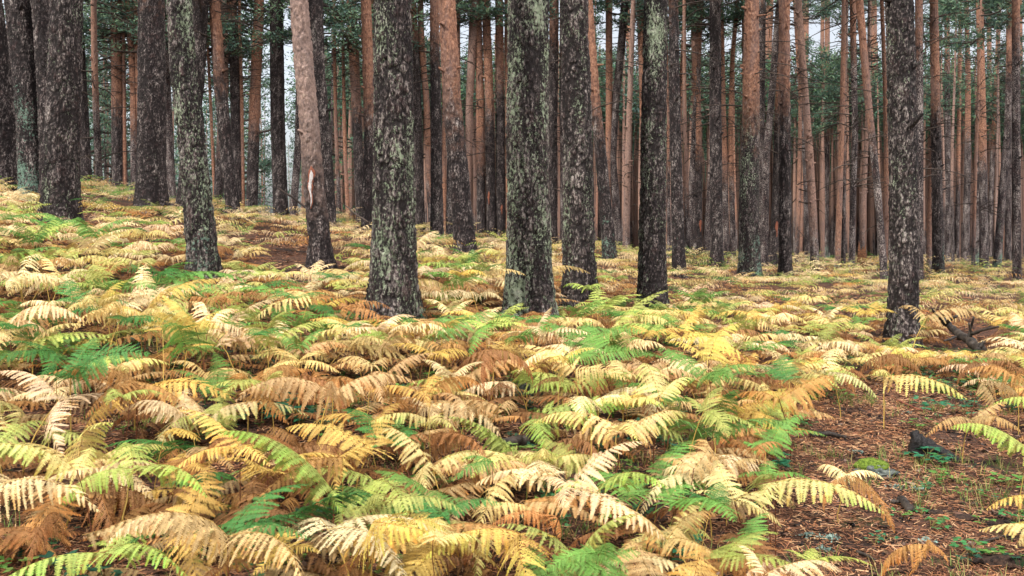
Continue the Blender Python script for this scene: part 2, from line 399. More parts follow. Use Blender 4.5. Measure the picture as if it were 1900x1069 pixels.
def crown_mesh(name, Hc, Rc, nl, seed, low_dead=6, dead_len=1.4, dens=1.0, sweep=.15, top_r=.35, dead_span=4.5, tr=.10):
    R = np.random.default_rng(seed); mb = MB(); C = []
    for i in range(nl):
        f = (i + R.uniform(0, 1)) / nl; z0 = f * Hc * .96
        az = R.uniform(0, 2 * np.pi); ln = Rc * (1 - f) ** .7 * R.uniform(.55, 1.1) + top_r * .5
        t = np.linspace(0, 1, 6)
        el = R.uniform(-.15, .5) * (0.5 + f)
        h = np.stack([np.cos(az) * ln * t, np.sin(az) * ln * t, z0 + ln * (np.sin(el) * t + sweep * t * t - .12 * np.sin(t * 3))], 1)
        h[1:, :2] += R.normal(0, .05 * ln, (5, 2))
        mb.add(*tube(h, .022 * (1 - .75 * t) * (1.2 - f * .5) * (ln / 1.6 + .4), 4, False), mi=1)
        for j in range(int(4 + ln * 3)):
            tt = R.uniform(.3, 1.0); p = np.array([np.interp(tt, t, h[:, q]) for q in range(3)])
            a2 = az + R.choice([-1, 1]) * R.uniform(.5, 1.1); l2 = ln * .33 * R.uniform(.5, 1.1)
            q = p + np.array([np.cos(a2) * l2, np.sin(a2) * l2, R.uniform(-.05, .2) * l2])
            mb.add(*tube(np.stack([p, (p + q) / 2 + [0, 0, .03], q]), [.010, .008, .004], 3, False), mi=1)
            C += [q, (p + q) / 2 + R.normal(0, .06, 3)]
        C.append(h[-1])
    C = np.array(C); V, Fc, cc = tufts(C, int(17 * dens), .20, R, .19, GREENS)
    mb.add(V, Fc, cc, 0)
    for i in range(low_dead):                     # bare dead limbs under the live crown
        z0 = -R.uniform(.2, dead_span); az = R.uniform(0, 2 * np.pi); ln = dead_len * R.uniform(.4, 1.2); t = np.linspace(0, 1, 5)
        h = np.stack([np.cos(az + t * .4) * (tr * .7 + ln * t), np.sin(az + t * .4) * (tr * .7 + ln * t), z0 + ln * (R.uniform(-.3, .5) * t - .25 * t * t)], 1)
        mb.add(*tube(h, .016 * (1 - .8 * t) + .002, 4, False), mi=1)
        for j in range(2):
            k = R.integers(1, 4); q = h[k] + np.array([R.normal(), R.normal(), R.normal() * .5]) * ln * .22
            mb.add(*tube(np.stack([h[k], (h[k] + q) / 2 + R.normal(0, .02, 3), q]), [.007, .005, .002], 3, False), mi=1)
    return mb.mesh(name, [NEEDLE, TWIG])

CROWN_TALL = [crown_mesh('crown', 6.5, 2.1, 24, 40 + i, 32, 1.6, .62, dead_span=7.5) for i in range(5)]
CROWN_LOW = [crown_mesh('crown', 9.5, 3.4, 44, 60 + i, 22, 2.2, .42, sweep=.02, dead_span=2.2) for i in range(4)]

def smoothlist(us, vs):
    return np.array(us, float), np.array(vs, float)

# table: (name key, path [(u,v)... base first], width at base, width at top, v where the bark turns orange (None = above frame; >=600 = all orange),
#         lichen, teal, label or None)
T = [
 ('A', [(12,338),(2,200),(-25,0)], 58, 46, -250, .15, .25, 'dark reddish trunk cut by the left photo edge'),
 ('B', [(62,355),(55,200),(35,0)], 50, 46, -300, .3, 1.25, 'pine sheathed in teal lichen, between left edge trunk and stout flared pine'),
 ('B2', [(96,362),(90,180),(78,0)], 40, 34, -300, .35, .5, 'shaded trunk tucked tightly behind stout flared pine on its left side'),
 ('C', [(112,415),(118,200),(124,0)], 68, 54, -500, .45, .2, 'stout pine with flared dark cracked foot on the left fern slope'),
 ('D', [(160,332),(153,150),(148,0)], 24, 16, -100, .2, .5, 'thin shaded trunk showing along right side of stout flared pine'),
 ('E', [(219,342),(216,170),(213,0)], 23, 18, 190, .2, .5, None),
 ('F', [(231,350),(230,170),(227,0)], 8, 6, 600, .0, .0, None),
 ('G', [(250,350),(249,170),(240,0)], 16, 14, 230, .1, .2, None),
 ('H', [(266,350),(260,170),(256,0)], 14, 12, 300, .0, .1, None),
 ('I', [(280,378),(284,190),(284,0)], 56, 46, -60, .25, .35, 'broad dark straight pine on the left with reddish brown upper bark'),
 ('J', [(319,366),(312,190),(304,0)], 17, 14, -100, .1, .1, None),
 ('K', [(380,525),(358,290),(338,120),(330,0)], 57, 43, -500, .66, .95, 'leaning pine with green leafy lichen halfway up, foot deep in ferns'),
 ('L', [(340,380),(364,165),(373,0)], 27, 31, -60, .1, .1, None),
 ('Mm', [(405,366),(411,250),(417,150),(414,0)], 18, 15, 260, .1, .1, None),
 ('N', [(433,392),(420,280),(407,140),(398,0)], 27, 20, 120, .1, .2, 'brown pine bending left above a black foot, right of green-lichened leaning pine'),
 ('O', [(440,374),(437,187),(430,0)], 22, 17, 30, .1, .1, None),
 ('P', [(451,374),(449,180),(446,60)], 8, 6, 500, .0, .0, None),
 ('P2', [(398,352),(390,180),(384,60)], 7, 5, 500, .0, .0, None),
 ('Q', [(467,379),(472,187),(479,0)], 23, 18, 235, .15, .5, 'slim orange pine full of stub knots, left of dark straight pine'),
 ('R', [(521,397),(515,234),(512,0)], 29, 25, -150, .2, .45, 'dark straight pine left of scarred pine, sky patch at its side'),
 ('S', [(545,379),(553,270),(555,120),(560,0)], 16, 11, -50, .2, .2, None),
 ('SC', [(598,485),(580,327),(573,234),(565,140),(554,0)], 41, 32, 300, .12, .15, 'leaning pale pine with a white resin scar on its trunk'),
 ('U', [(613,418),(604,280),(592,140),(587,0)], 24, 26, -80, .25, .3, 'dark trunk directly behind the scarred pine on its right'),
 ('V', [(600,405),(590,270),(580,120)], 9, 7, -50, .1, .0, None),
 ('W', [(631,404),(623,234),(620,0)], 8, 6, 300, .0, .0, None),
 ('X', [(646,404),(640,290),(636,100)], 9, 6, 450, .0, .0, None),
 ('Y', [(669,410),(663,234),(652,0)], 18, 19, 190, .1, .3, 'orange-topped pine with a dark hanging dead twig, left of thickest centre pine'),
 ('Z', [(682,422),(686,234),(678,0)], 25, 19, 190, .1, .2, None),
 ('Z2', [(697,410),(696,200),(691,0)], 15, 14, 260, .1, .2, None),
 ('AA', [(728,595),(733,300),(730,0)], 88, 66, -700, .62, .35, 'thickest centre-left trunk, cracked grey bark speckled with lichen and pink flakes'),
 ('AB', [(778,413),(775,280),(771,140),(764,0)], 23, 16, 60, .15, .2, None),
 ('AC', [(801,405),(795,327),(791,187),(782,93),(779,0)], 13, 12, 330, .0, .1, 'slender salmon pine bowing left, beside right edge of thickest centre trunk'),
 ('AD', [(811,437),(809,234),(805,0)], 25, 16, 60, .25, .8, None),
 ('AE', [(824,405),(825,140),(822,0)], 9, 8, 600, .0, .0, None),
 ('AF', [(834,437),(836,240),(838,0)], 15, 12, 150, .2, 1.0, None),
 ('AG', [(864,468),(851,327),(838,187),(829,0)], 41, 31, 190, .25, .3, 'leaning pine, orange above and dark below, middle of the centre gap'),
 ('AH', [(850,430),(850,200),(849,0)], 11, 9, 300, .0, .1, None),
 ('AI', [(868,430),(869,327),(871,187),(881,0)], 10, 18, 380, .0, .0, 'bright salmon trunk sunlit on one edge behind the orange-topped leaning pine'),
 ('AJ', [(893,428),(891,187),(887,0)], 18, 12, 300, .1, .1, None),
 ('AK', [(912,437),(908,187),(901,0)], 20, 15, 200, .1, .25, 'reddish pine with small orange scar near foot, left of pale lichened trunk'),
 ('AL', [(929,430),(928,187),(926,0)], 18, 15, 150, .1, .1, 'straight brown pine with tiny scar touching left edge of pale lichened trunk'),
 ('AM', [(942,430),(941,200),(940,0)], 10, 9, 500, .0, .0, None),
 ('AN', [(983,585),(978,234),(981,0)], 86, 74, -700, .70, .5, 'pale lichened trunk, broadest one right of centre, teal specks at foot'),
 ('AO', [(1024,449),(1025,234),(1028,0)], 22, 17, 60, .15, .2, None),
 ('AP', [(1044,445),(1043,200),(1042,0)], 10, 8, 100, .1, .1, None),
 ('AQ', [(1075,565),(1072,290),(1064,0)], 64, 50, -600, .5, .15, 'dark purplish speckled trunk with swollen foot, just right of pale lichened trunk'),
 ('AR', [(1131,476),(1124,389),(1115,292),(1105,194),(1098,97),(1092,0)], 27, 14, 200, .2, .95, 'bent reddish pine with teal lichened foot, right of purplish speckled trunk'),
 ('AS', [(1128,440),(1130,194),(1130,0)], 12, 13, 600, .0, .0, None),
 ('AT', [(1148,452),(1144,389),(1136,292),(1142,194),(1152,97),(1160,0)], 16, 15, -30, .2, .1, 'dark pine that kinks and leans right, crossing behind the bent reddish pine'),
 ('AU', [(1184,460),(1178,292),(1174,194),(1168,97),(1164,0)], 15, 10, 240, .1, .1, None),
 ('AV', [(1200,455),(1192,150),(1188,0)], 13, 14, 400, .0, .0, None),
 ('AW', [(1210,572),(1213,243),(1218,0)], 53, 43, -600, .6, .15, 'straight dark speckled trunk with pale lichen dots, right of the bent reddish pine'),
 ('AX', [(1241,455),(1240,250),(1237,100)], 7, 5, 300, .0, .1, None),
 ('AY', [(1260,497),(1252,243),(1248,0)], 25, 17, -30, .2, .7, 'dark slim pine with teal foot, just right of straight dark speckled trunk'),
 ('AZ', [(1292,455),(1294,292),(1292,146),(1286,0)], 23, 11, 280, .1, .3, 'orange pine with a bright wound near its foot and thin side branches'),
 ('BA', [(1278,455),(1290,240),(1299,0)], 16, 12, 100, .1, .4, None),
 ('BB', [(1330,491),(1328,243),(1328,0)], 25, 20, -60, .15, .15, 'straight dark brown pine, smooth sided, left of orange pine with mossy foot'),
 ('BC', [(1348,455),(1343,194),(1341,0)], 14, 9, 330, .0, .1, None),
 ('BD', [(1360,455),(1357,243),(1362,97),(1372,0)], 12, 8, 330, .0, .0, None),
 ('BE2', [(1385,455),(1383,200),(1381,0)], 10, 9, 300, .0, .0, None),
 ('BE', [(1391,510),(1389,389),(1393,243),(1395,0)], 42, 25, 205, .5, .9, 'thick orange pine with grey-green lichened foot, in the right half'),
 ('BF', [(1410,490),(1411,243),(1414,0)], 17, 14, -30, .3, .8, None),
 ('BG', [(1415,470),(1419,292),(1423,146),(1428,0)], 14, 14, 230, .1, .1, None),
 ('BH', [(1418,491),(1422,292),(1431,194),(1442,49),(1448,0)], 15, 12, -60, .1, .1, 'black slanting pine leaning right between two orange pines'),
 ('BI', [(1433,486),(1439,400),(1441,243),(1443,150)], 18, 7, 200, .2, .4, 'dark snag with a fresh yellow wound, left of slim orange-topped pine'),
 ('BJ', [(1457,508),(1456,243),(1456,0)], 26, 19, 170, .15, .1, 'straight orange-topped pine with dark lower bark, right of yellow-wounded snag'),
 ('BK', [(1499,481),(1495,340),(1490,243),(1482,146),(1473,0)], 12, 9, 150, .1, .4, 'slim bowed pine, black below and reddish above, leaning left'),
 ('BL', [(1498,460),(1497,292),(1493,146),(1494,0)], 9, 12, 400, .0, .0, None),
 ('BM', [(1531,474),(1534,243),(1536,0)], 13, 9, 250, .2, 1.1, 'slim pine with teal coated lower trunk and bushy top, near pale rock'),
 ('BN', [(1519,467),(1523,243),(1525,0)], 9, 7, 320, .0, .1, None),
 ('BO', [(1552,474),(1558,389),(1572,243),(1581,73),(1586,-30)], 15, 8, 180, .2, .6, 'grey pine slanting right, teal speckled foot, left of thin black trunk'),
 ('BP', [(1580,501),(1585,340),(1589,243),(1586,0)], 12, 11, 100, .15, .2, 'thin black trunk standing left of the broken red stump'),
 ('BQ', [(1613,471),(1617,365),(1620,200),(1622,0)], 20, 12, 250, .15, .2, None),
 ('BR', [(1641,515),(1628,340),(1623,292),(1613,194),(1605,97),(1597,0)], 14, 14, 230, .2, .8, 'slender pine leaning left toward the top, left of cracked right foreground trunk'),
 ('BS', [(1644,470),(1627,194),(1623,121),(1624,0)], 13, 10, 450, .0, .0, None),
 ('BT', [(1676,635),(1677,437),(1676,292),(1671,146),(1667,0)], 54, 48, -600, .45, .08, 'cracked brown foreground trunk on the right with pinkish bark plates'),
 ('BU', [(1706,517),(1707,243),(1707,0)], 15, 14, 60, .1, .4, 'straight pine touching the right side of the cracked brown foreground trunk'),
 ('BV', [(1741,505),(1740,437),(1736,243),(1731,0)], 22, 14, 190, .15, .9, 'orange pine with widening teal lichened base, second right of cracked foreground trunk'),
 ('BW', [(1745,470),(1743,194),(1742,0)], 9, 8, 500, .0, .0, None),
 ('BX', [(1757,481),(1759,243),(1759,0)], 13, 9, 120, .1, .2, None),
 ('BY', [(1775,481),(1780,200),(1782,0)], 9, 6, 330, .0, .1, None),
 ('BZ', [(1792,481),(1794,292),(1794,146),(1790,0)], 14, 8, 250, .1, .1, None),
 ('CA', [(1810,488),(1814,292),(1815,150),(1814,0)], 16, 8, 250, .2, 1.2, 'teal green lower trunk with orange top, left of tall smooth orange pine'),
 ('CB', [(1826,493),(1826,340),(1825,194),(1823,0)], 17, 13, 290, .05, .1, 'tall smooth orange pine, second of the stouter ones from the right edge'),
 ('CC', [(1836,470),(1836,200),(1834,0)], 9, 8, 500, .0, .0, None),
 ('CD', [(1835,479),(1842,292),(1850,146),(1856,0)], 11, 7, 270, .1, .1, None),
 ('CE', [(1850,493),(1862,340),(1871,243),(1877,0)], 16, 10, 120, .2, 1.2, 'teal coated pine slanting right near the right edge'),
 ('CF', [(1870,481),(1872,300),(1874,0)], 13, 9, 150, .1, .6, None),
 ('CG', [(1887,517),(1885,243),(1884,0)], 16, 14, 60, .2, .5, 'nearest slim dark pine at the right edge, teal specks at foot'),
 ('CH', [(1896,470),(1896,240),(1897,0)], 11, 10, 380, .0, .0, None),
]
LANDMARKS = [(-200, 'left edge'), (115, 'stout flared pine'), (284, 'broad dark pine'), (580, 'scarred pine'), (731, 'thickest trunk'), (980, 'pale lichened trunk'),
             (1213, 'dark speckled trunk'), (1392, 'mossy-footed orange pine'), (1672, 'cracked right trunk'), (2200, 'right edge')]
ORD = ['leftmost', 'second from left', 'third from left', 'fourth from left', 'fifth from left', 'sixth from left', 'seventh from left', 'eighth from left', 'ninth from left', 'tenth from left',
       'eleventh from left', 'twelfth from left', 'thirteenth from left', 'fourteenth from left', 'fifteenth from left', 'sixteenth from left', 'seventeenth from left', 'eighteenth from left']
pend = []          # things that get a generated label: (object, u, adjective words, noun)
def gap(u):
    for (u0, n0), (u1, n1) in zip(LANDMARKS[:-1], LANDMARKS[1:]):
        if u0 <= u < u1: return n0, n1

lift_fn = lambda Y: np.clip((Y - 8) / 10, 0, 1) * .22
placed = []        # occupied columns of picture: (Y, path u(v), width)
trees_xy = []
info = {}
for ti, (key, path, wb, wt, vt, li, te, label) in enumerate(T):
    ub, vb = path[0]
    Y = hit(ub, vb, lift_fn)
    if Y is None: Y = 40.
    info[key] = Y
    X0 = (ub - 950) / F * Y; z0 = float(gz(X0, Y)[0])
    pu = np.array([p[0] for p in path], float); pv = np.array([p[1] for p in path], float)
    px = (pu - 950) / F * Y - X0; pz = -(pv - VH) / F * Y - z0
    px = np.concatenate([[0], px]) if pz[0] > .02 else px; pz = np.concatenate([[0], pz]) if pz[0] > .02 else pz
    px = px - px[0]
    ztop = pz[-1]; slope = (px[-1] - px[-2]) / max(pz[-1] - pz[-2], .2)
    H = max(15.5 + 3 * rng.random(), ztop + 5)
    # continue upwards, straightening
    k = np.linspace(1, H + .5 - ztop, 6); ex = px[-1] + slope * 3 * (1 - np.exp(-k / 3)); pxx = np.concatenate([px, ex]); pzz = np.concatenate([pz, ztop + k])
    # smooth interpolation of the bends
    zz = np.linspace(-.3, H + .4, 120); xx = np.interp(zz, pzz, pxx)
    kern = np.hanning(9); kern /= kern.sum(); xx = np.convolve(np.pad(xx, 4, mode='edge'), kern, 'valid')
    rb, rt = wb / 2 * .92 * Y / F, wt / 2 * .97 * Y / F
    def cx(z, zz=zz, xx=xx): return np.interp(z, zz, xx)
    ly = rng.normal(0, .012)
    def cy(z, ly=ly): return ly * np.maximum(z, 0)
    def rr(z, rb=rb, rt=rt, ztop=ztop, H=H):
        r = rb + (rt - rb) * np.clip(z / ztop, 0, 1)
        return np.where(z > ztop, rt * (1 - .62 * np.clip((z - ztop) / (H - ztop), 0, 1)), r)
    hero = wb >= 40
    if hero:
        seg = int(np.clip(wb * 1.25, 56, 110)); step = 2 * np.pi * rb / seg * 1.0
        zs = np.concatenate([np.arange(-.25, ztop + .35, step), np.linspace(ztop + .4, H, 30)])
    elif wb >= 18:
        seg = 40; step = 2 * np.pi * rb / seg * 1.6
        zs = np.concatenate([np.arange(-.25, ztop + .3, step), np.linspace(ztop + .4, H, 22)])
    else:
        seg = 14; zs = np.concatenate([np.arange(-.25, ztop + .3, .14), np.linspace(ztop + .4, H, 16)])
    zt = -(vt - VH) / F * Y - z0
    if vt >= 600: zt = -1.5
    me = trunk_mesh('trunk', cx, cy, rr, H, seg, zs, 100 + ti * 7, rough=1.0 if hero else (.9 if wb >= 18 else .8), stubs=(26 if vt > -100 else 6) if wb > 10 else 14,
                    stub_from=max(1.0, zt - .5) if zt < 6 else 2.5, plates=wb >= 18, flare=.42 if hero else .3)
    root = empty('pine_tree', (X0, Y, z0))
    tr = obj('trunk', me, root); tr['turn'] = float(zt); tr['lichen'] = float(li); tr['teal'] = float(te)
    if key in ('SC', 'AT', 'Mm', 'AI'): tr['pale'] = {'SC': .6, 'AT': .5, 'Mm': .4, 'AI': .35}[key]
    if Y > 20 and key not in ('R', 'S', 'U', 'V', 'Q'):
        src = (CROWN_LOW if ub < 700 else CROWN_TALL)[ti % 4]
        hc = H - 6.3 if ub >= 700 else max(H - 9.3, ztop * .75)
        c = obj('crown', src, root); c.location = (float(cx(np.array([hc]))[0]), float(cy(np.array([hc]))[0]), hc); c.rotation_euler.z = rng.uniform(0, 6.28)
        c.color = (1, 1, 1, 1)
    tag(root, label, 'pine tree', None if hero else 'tall pines of the middle ground')
    if not label:
        colr = 'orange' if vt >= 150 else 'dark'
        tone = ('teal-footed ' if te >= .5 else '') + colr
        pend.append((root, (ub + path[-1][0]) / 2, ('slim' if wb >= 12 else 'thin') + ' ' + tone + ' middle pines'))
    placed.append((Y, pu, pv, wb, wt)); trees_xy.append((X0, Y, rb))
    info[key] = (Y, X0, z0, cx, rr, root)

# wounds on trunks: thin slivers of bare wood following the bark
def scar(key, u, v0, v1, wpx, name, mat, label, out=.012, wob=.25, side=0.):
    Y, X0, z0, cx, rr, root = info[key]
    R = np.random.default_rng(int(u)); n = 26
    vs = np.linspace(v1, v0, n); z = -(vs - VH) / F * Y - z0; t = np.linspace(0, 1, n)
    wd = wpx / 2 * Y / F * np.minimum(1, np.interp(t, [0, .12, .4, .55, .85, 1], [.12, .3, .45, .9, .9, .1])) * (1 + wob * R.uniform(-1, 1, n))
    uc = np.interp(t, [0, 1], [u[1], u[0]]) if isinstance(u, tuple) else np.full(n, float(u))
    xc = (uc - 950) / F * Y - X0 + .012 * np.sin(t * 9)
    rows = []
    for o_ in (0, 1):
        for i in range(n):
            for s in np.linspace(-1, 1, 5):
                x = xc[i] + wd[i] * s; r = float(rr(z[i:i + 1])[0]) * 1.03 + (.014 + (out if o_ else -.03))
                dx = np.clip((x - float(cx(z[i:i + 1])[0])) / r, -.97, .97)
                rows.append((float(cx(z[i:i + 1])[0]) + r * dx, -r * math.sqrt(1 - dx * dx) - (0 if not o_ else .004 * (1 - s * s)), z[i]))
    Vv = np.array(rows); ff = []
    for i in range(n - 1):
        for j in range(4):
            a_ = n * 5 + i * 5 + j; ff.append([a_, a_ + 1, a_ + 6, a_ + 5])
    for i in range(n - 1):
        for j in (0, 4):
            a_ = i * 5 + j; ff.append([a_, a_ + 5, a_ + 5 + n * 5, a_ + n * 5] if j else [a_, a_ + n * 5, a_ + 5 + n * 5, a_ + 5])
    o = obj(name, mesh(name, Vv, np.array(ff), [mat], smooth=True), root); o['label'] = label
    return o
scar('SC', 581, 310, 388, 12, 'wound_rim', WOUND, 'red-brown edge of the scar', .002, .35)
scar('SC', 581, 317, 384, 7, 'resin_scar', RESIN, 'white resin streak of bare wood', .010)
scar('AK', 907, 356, 380, 5, 'wound', WOUND, 'small orange wound near the foot')
scar('AL', 931, 380, 398, 4, 'wound', WOUND, 'tiny orange wound near the foot')
scar('AZ', 1298, 408, 430, 6, 'wound', WOUND, 'bright orange wound near the foot')
scar('BI', 1439, 410, 440, 6, 'wound', WOUND, 'fresh yellow-orange wound')

# ------------------------------------------------------------------ filler pines behind (culled when other trunks cover them)
rows_v = (60, 220, 400)
cover = {v: np.zeros(1900, bool) for v in rows_v}
for (Y, pu, pv, wb, wt) in placed:
    for v in rows_v:
        if v > pv[0]: continue
        c = np.interp(v, pv[::-1], pu[::-1]); hw = (wt + (wb - wt) * v / pv[0]) / 2
        cover[v][max(0, int(c - hw)):max(0, int(c + hw + 1))] = True
STRAIGHT = []
def lean_trunk(seed, H=18.):
    R = np.random.default_rng(seed); ph = R.uniform(0, 6, 4); am = R.uniform(.02, .12, 2); ln = R.normal(0, .022, 2)
    cx = lambda z: ln[0] * z + am[0] * (np.sin(z * .35 + ph[0]) - math.sin(ph[0])); cy = lambda z: ln[1] * z + am[1] * (np.sin(z * .3 + ph[1]) - math.sin(ph[1]))
    rr = lambda z: .15 * (1 - .62 * np.clip(z / H, 0, 1))
    return trunk_mesh('trunk', cx, cy, rr, H, 10, np.concatenate([np.arange(-.3, 11, .22), np.linspace(11.2, H, 14)]), seed, rough=1., stubs=60, stub_from=1.5, plates=False, flare=.25), cx, cy
STRAIGHT = [lean_trunk(500 + i) for i in range(9)]
cand = []
R = np.random.default_rng(77)
for _ in range(2600):
    Yc = 26 + 62 * R.random() ** .8; u = R.uniform(-20, 1920)
    if u < 700 and R.random() < (1.1 if 470 < u < 600 else .84): continue
    if 700 <= u < 1050 and R.random() < .35: continue
    cand.append((Yc, u))
cand.sort()
fill = []
for Yc, u in cand:
    if len(fill) >= 205: break
    rad = R.uniform(.075, .155) if u > 720 else R.uniform(.06, .12); wpx = 2 * rad * F / Yc
    vis = 0
    for v in rows_v:
        s = cover[v][max(0, int(u - wpx / 2)):max(1, int(u + wpx / 2 + 1))]
        if len(s) and (~s).sum() > .7 * len(s): vis += 1
    if vis < 2: continue
    if any(abs(u - f[1]) < (wpx + f[3]) * .55 for f in fill): continue
    fill.append((Yc, u, rad, wpx))
for i, (Yc, u, rad, wpx) in enumerate(fill):
    X = (u - 950) / F * Yc; z0 = float(gz(X, Yc)[0]); me, cxf, cyf = STRAIGHT[i % 9]
    root = empty('pine_tree', (X, Yc, z0), rng.uniform(0, 6.28))
    tr = obj('trunk', me, root); s = rad / .15; tr.scale = (s, s, 1)
    turn = R.choice([.8, 1.6, 2.6, 4.0]) if u > 700 else R.choice([1.5, 3., 6., 12.])
    tr['turn'] = float(turn); tr['lichen'] = float(R.uniform(0, .3)); tr['pale'] = float(R.uniform(0, .55)); te = float(R.choice([0, .2, .5, 1.1])); tr['teal'] = te
    low = u < 760 and Yc > 27
    c = obj('crown', (CROWN_LOW if low else CROWN_TALL)[i % 4], root)
    hc = R.uniform(1.8, 6.5) if low else R.uniform(9.5, 12.)
    c.location = (float(cxf(np.array([hc]))[0]) * s, float(cyf(np.array([hc]))[0]) * s, hc); c.scale = (1, 1, (18 - hc) / (9.3 if low else 6.3)); c.rotation_euler.z = rng.uniform(0, 6.28)
    tag(root, None, 'pine tree', 'slender pines deep in the wood')
    pend.append((root, u, ('slender ' if wpx > 9 else 'thin ' if wpx > 6.5 else 'faint ') + ('orange' if turn < 3 else 'brown') + (' teal-footed' if te > 1 else '') + ' distant pines'))
    trees_xy.append((X, Yc, rad))

# labels by rank inside the gap between two landmark trunks
cellz = {}
for o, u, adj in pend: cellz.setdefault((gap(u), adj), []).append((u, o))
for (g, adj), lst in cellz.items():
    lst.sort(key=lambda t: t[0])
    one = adj[:-5] + 'pine'
    for i, (u, o) in enumerate(lst):
        if len(lst) == 1: o['label'] = f'only {one} between {g[0]} and {g[1]}'
        elif i == len(lst) - 1: o['label'] = f'rightmost {one} between {g[0]} and {g[1]}'
        elif i == 0: o['label'] = f'leftmost {one} between {g[0]} and {g[1]}'
        else: o['label'] = f'{ORD[i]} {one} between {g[0]} and {g[1]}'

# far wood that reads as one mass: trunks and foliage beyond
def stack(protoV, protoF, pos, rot, scl, colr=None, protoC=None):
    n = len(pos); c, s = np.cos(rot), np.sin(rot)
    x = protoV[None, :, 0] * scl[:, 0:1]; y = protoV[None, :, 1] * scl[:, 1:2]; z = protoV[None, :, 2] * scl[:, 2:3]
    V = np.stack([x * c[:, None] - y * s[:, None] + pos[:, 0:1], x * s[:, None] + y * c[:, None] + pos[:, 1:2], z + pos[:, 2:3]], -1)
    Fc = (protoF[None] + (np.arange(n) * len(protoV))[:, None, None]).reshape(-1, protoF.shape[1])
    C = None
    if protoC is not None: C = (protoC[None] * (colr[:, None] if colr is not None else 1)).reshape(-1, 3)
    return V.reshape(-1, 3), Fc, C
def far_wood(name, n, y0, y1, u0, u1, seed, low):
    R = np.random.default_rng(seed)
    Yc = y0 + (y1 - y0) * R.random(n); u = R.uniform(u0, u1, n); 
    if low: u = np.where((u > 495) & (u < 585), u + np.where(R.random(n) < .75, R.choice([-100, 110], n), 0), u)
    X = (u - 950) / F * Yc; z0 = gz(X, Yc)
    tz = np.linspace(0, 17, 9); tv, tf = tube(np.stack([.12 * np.sin(tz * .3), .05 * tz * 0, tz - .3], 1), (.07 if low else .15) * (1 - .6 * tz / 17), 6, False)
    V, Fc, _ = stack(tv, tf, np.stack([X, Yc, z0], 1), R.uniform(0, 6.28, n), np.stack([R.uniform(.7, 1.3, n)] * 2 + [R.uniform(.9, 1.1, n)], 1))
    k = len(tv)
    at = {'turn': np.repeat(z0 + R.uniform(-.5, 4.5, n), k), 'lichen': np.zeros(n * k), 'teal': np.zeros(n * k)}
    # crowns of reduced detail
    mb = MB(); C = []
    Rc = np.random.default_rng(seed + 1)
    for i in range(240 if low else 105):
        f = Rc.random(); rr_ = (2.9 if low else 2.1) * (1 - f) ** .6 * np.sqrt(Rc.random()); az = Rc.uniform(0, 6.28)
        C.append((rr_ * np.cos(az), rr_ * np.sin(az), (1.5 + 15 * f) if low else (11 + 6 * f)))
    cv, cf, cc = tufts(np.array(C), 3 if low else 4, .36, Rc, .4, GREENS)
    V2, F2, C2 = stack(cv, cf, np.stack([X, Yc, z0], 1), R.uniform(0, 6.28, n), np.ones((n, 3)), R.uniform(.8, 1.3, (n, 3)), cc)
    allV = np.concatenate([V, V2]); allF = np.concatenate([Fc, F2 + len(V)])
    mi = np.concatenate([np.zeros(len(Fc)), np.ones(len(F2))]); colc = np.concatenate([np.ones((len(V), 3)), C2])
    for q in at: at[q] = np.concatenate([at[q], np.zeros(len(V2))])
    return mesh(name, allV, allF, [BARK_FAR, NEEDLE], mi, at, False, colc)
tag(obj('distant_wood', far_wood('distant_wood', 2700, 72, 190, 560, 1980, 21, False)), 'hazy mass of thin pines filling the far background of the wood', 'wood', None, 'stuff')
tag(obj('distant_thicket', far_wood('distant_thicket', 130, 55, 150, -80, 700, 22, True)), 'dark green wooded mass beyond the crest on the left', 'wood', None, 'stuff')

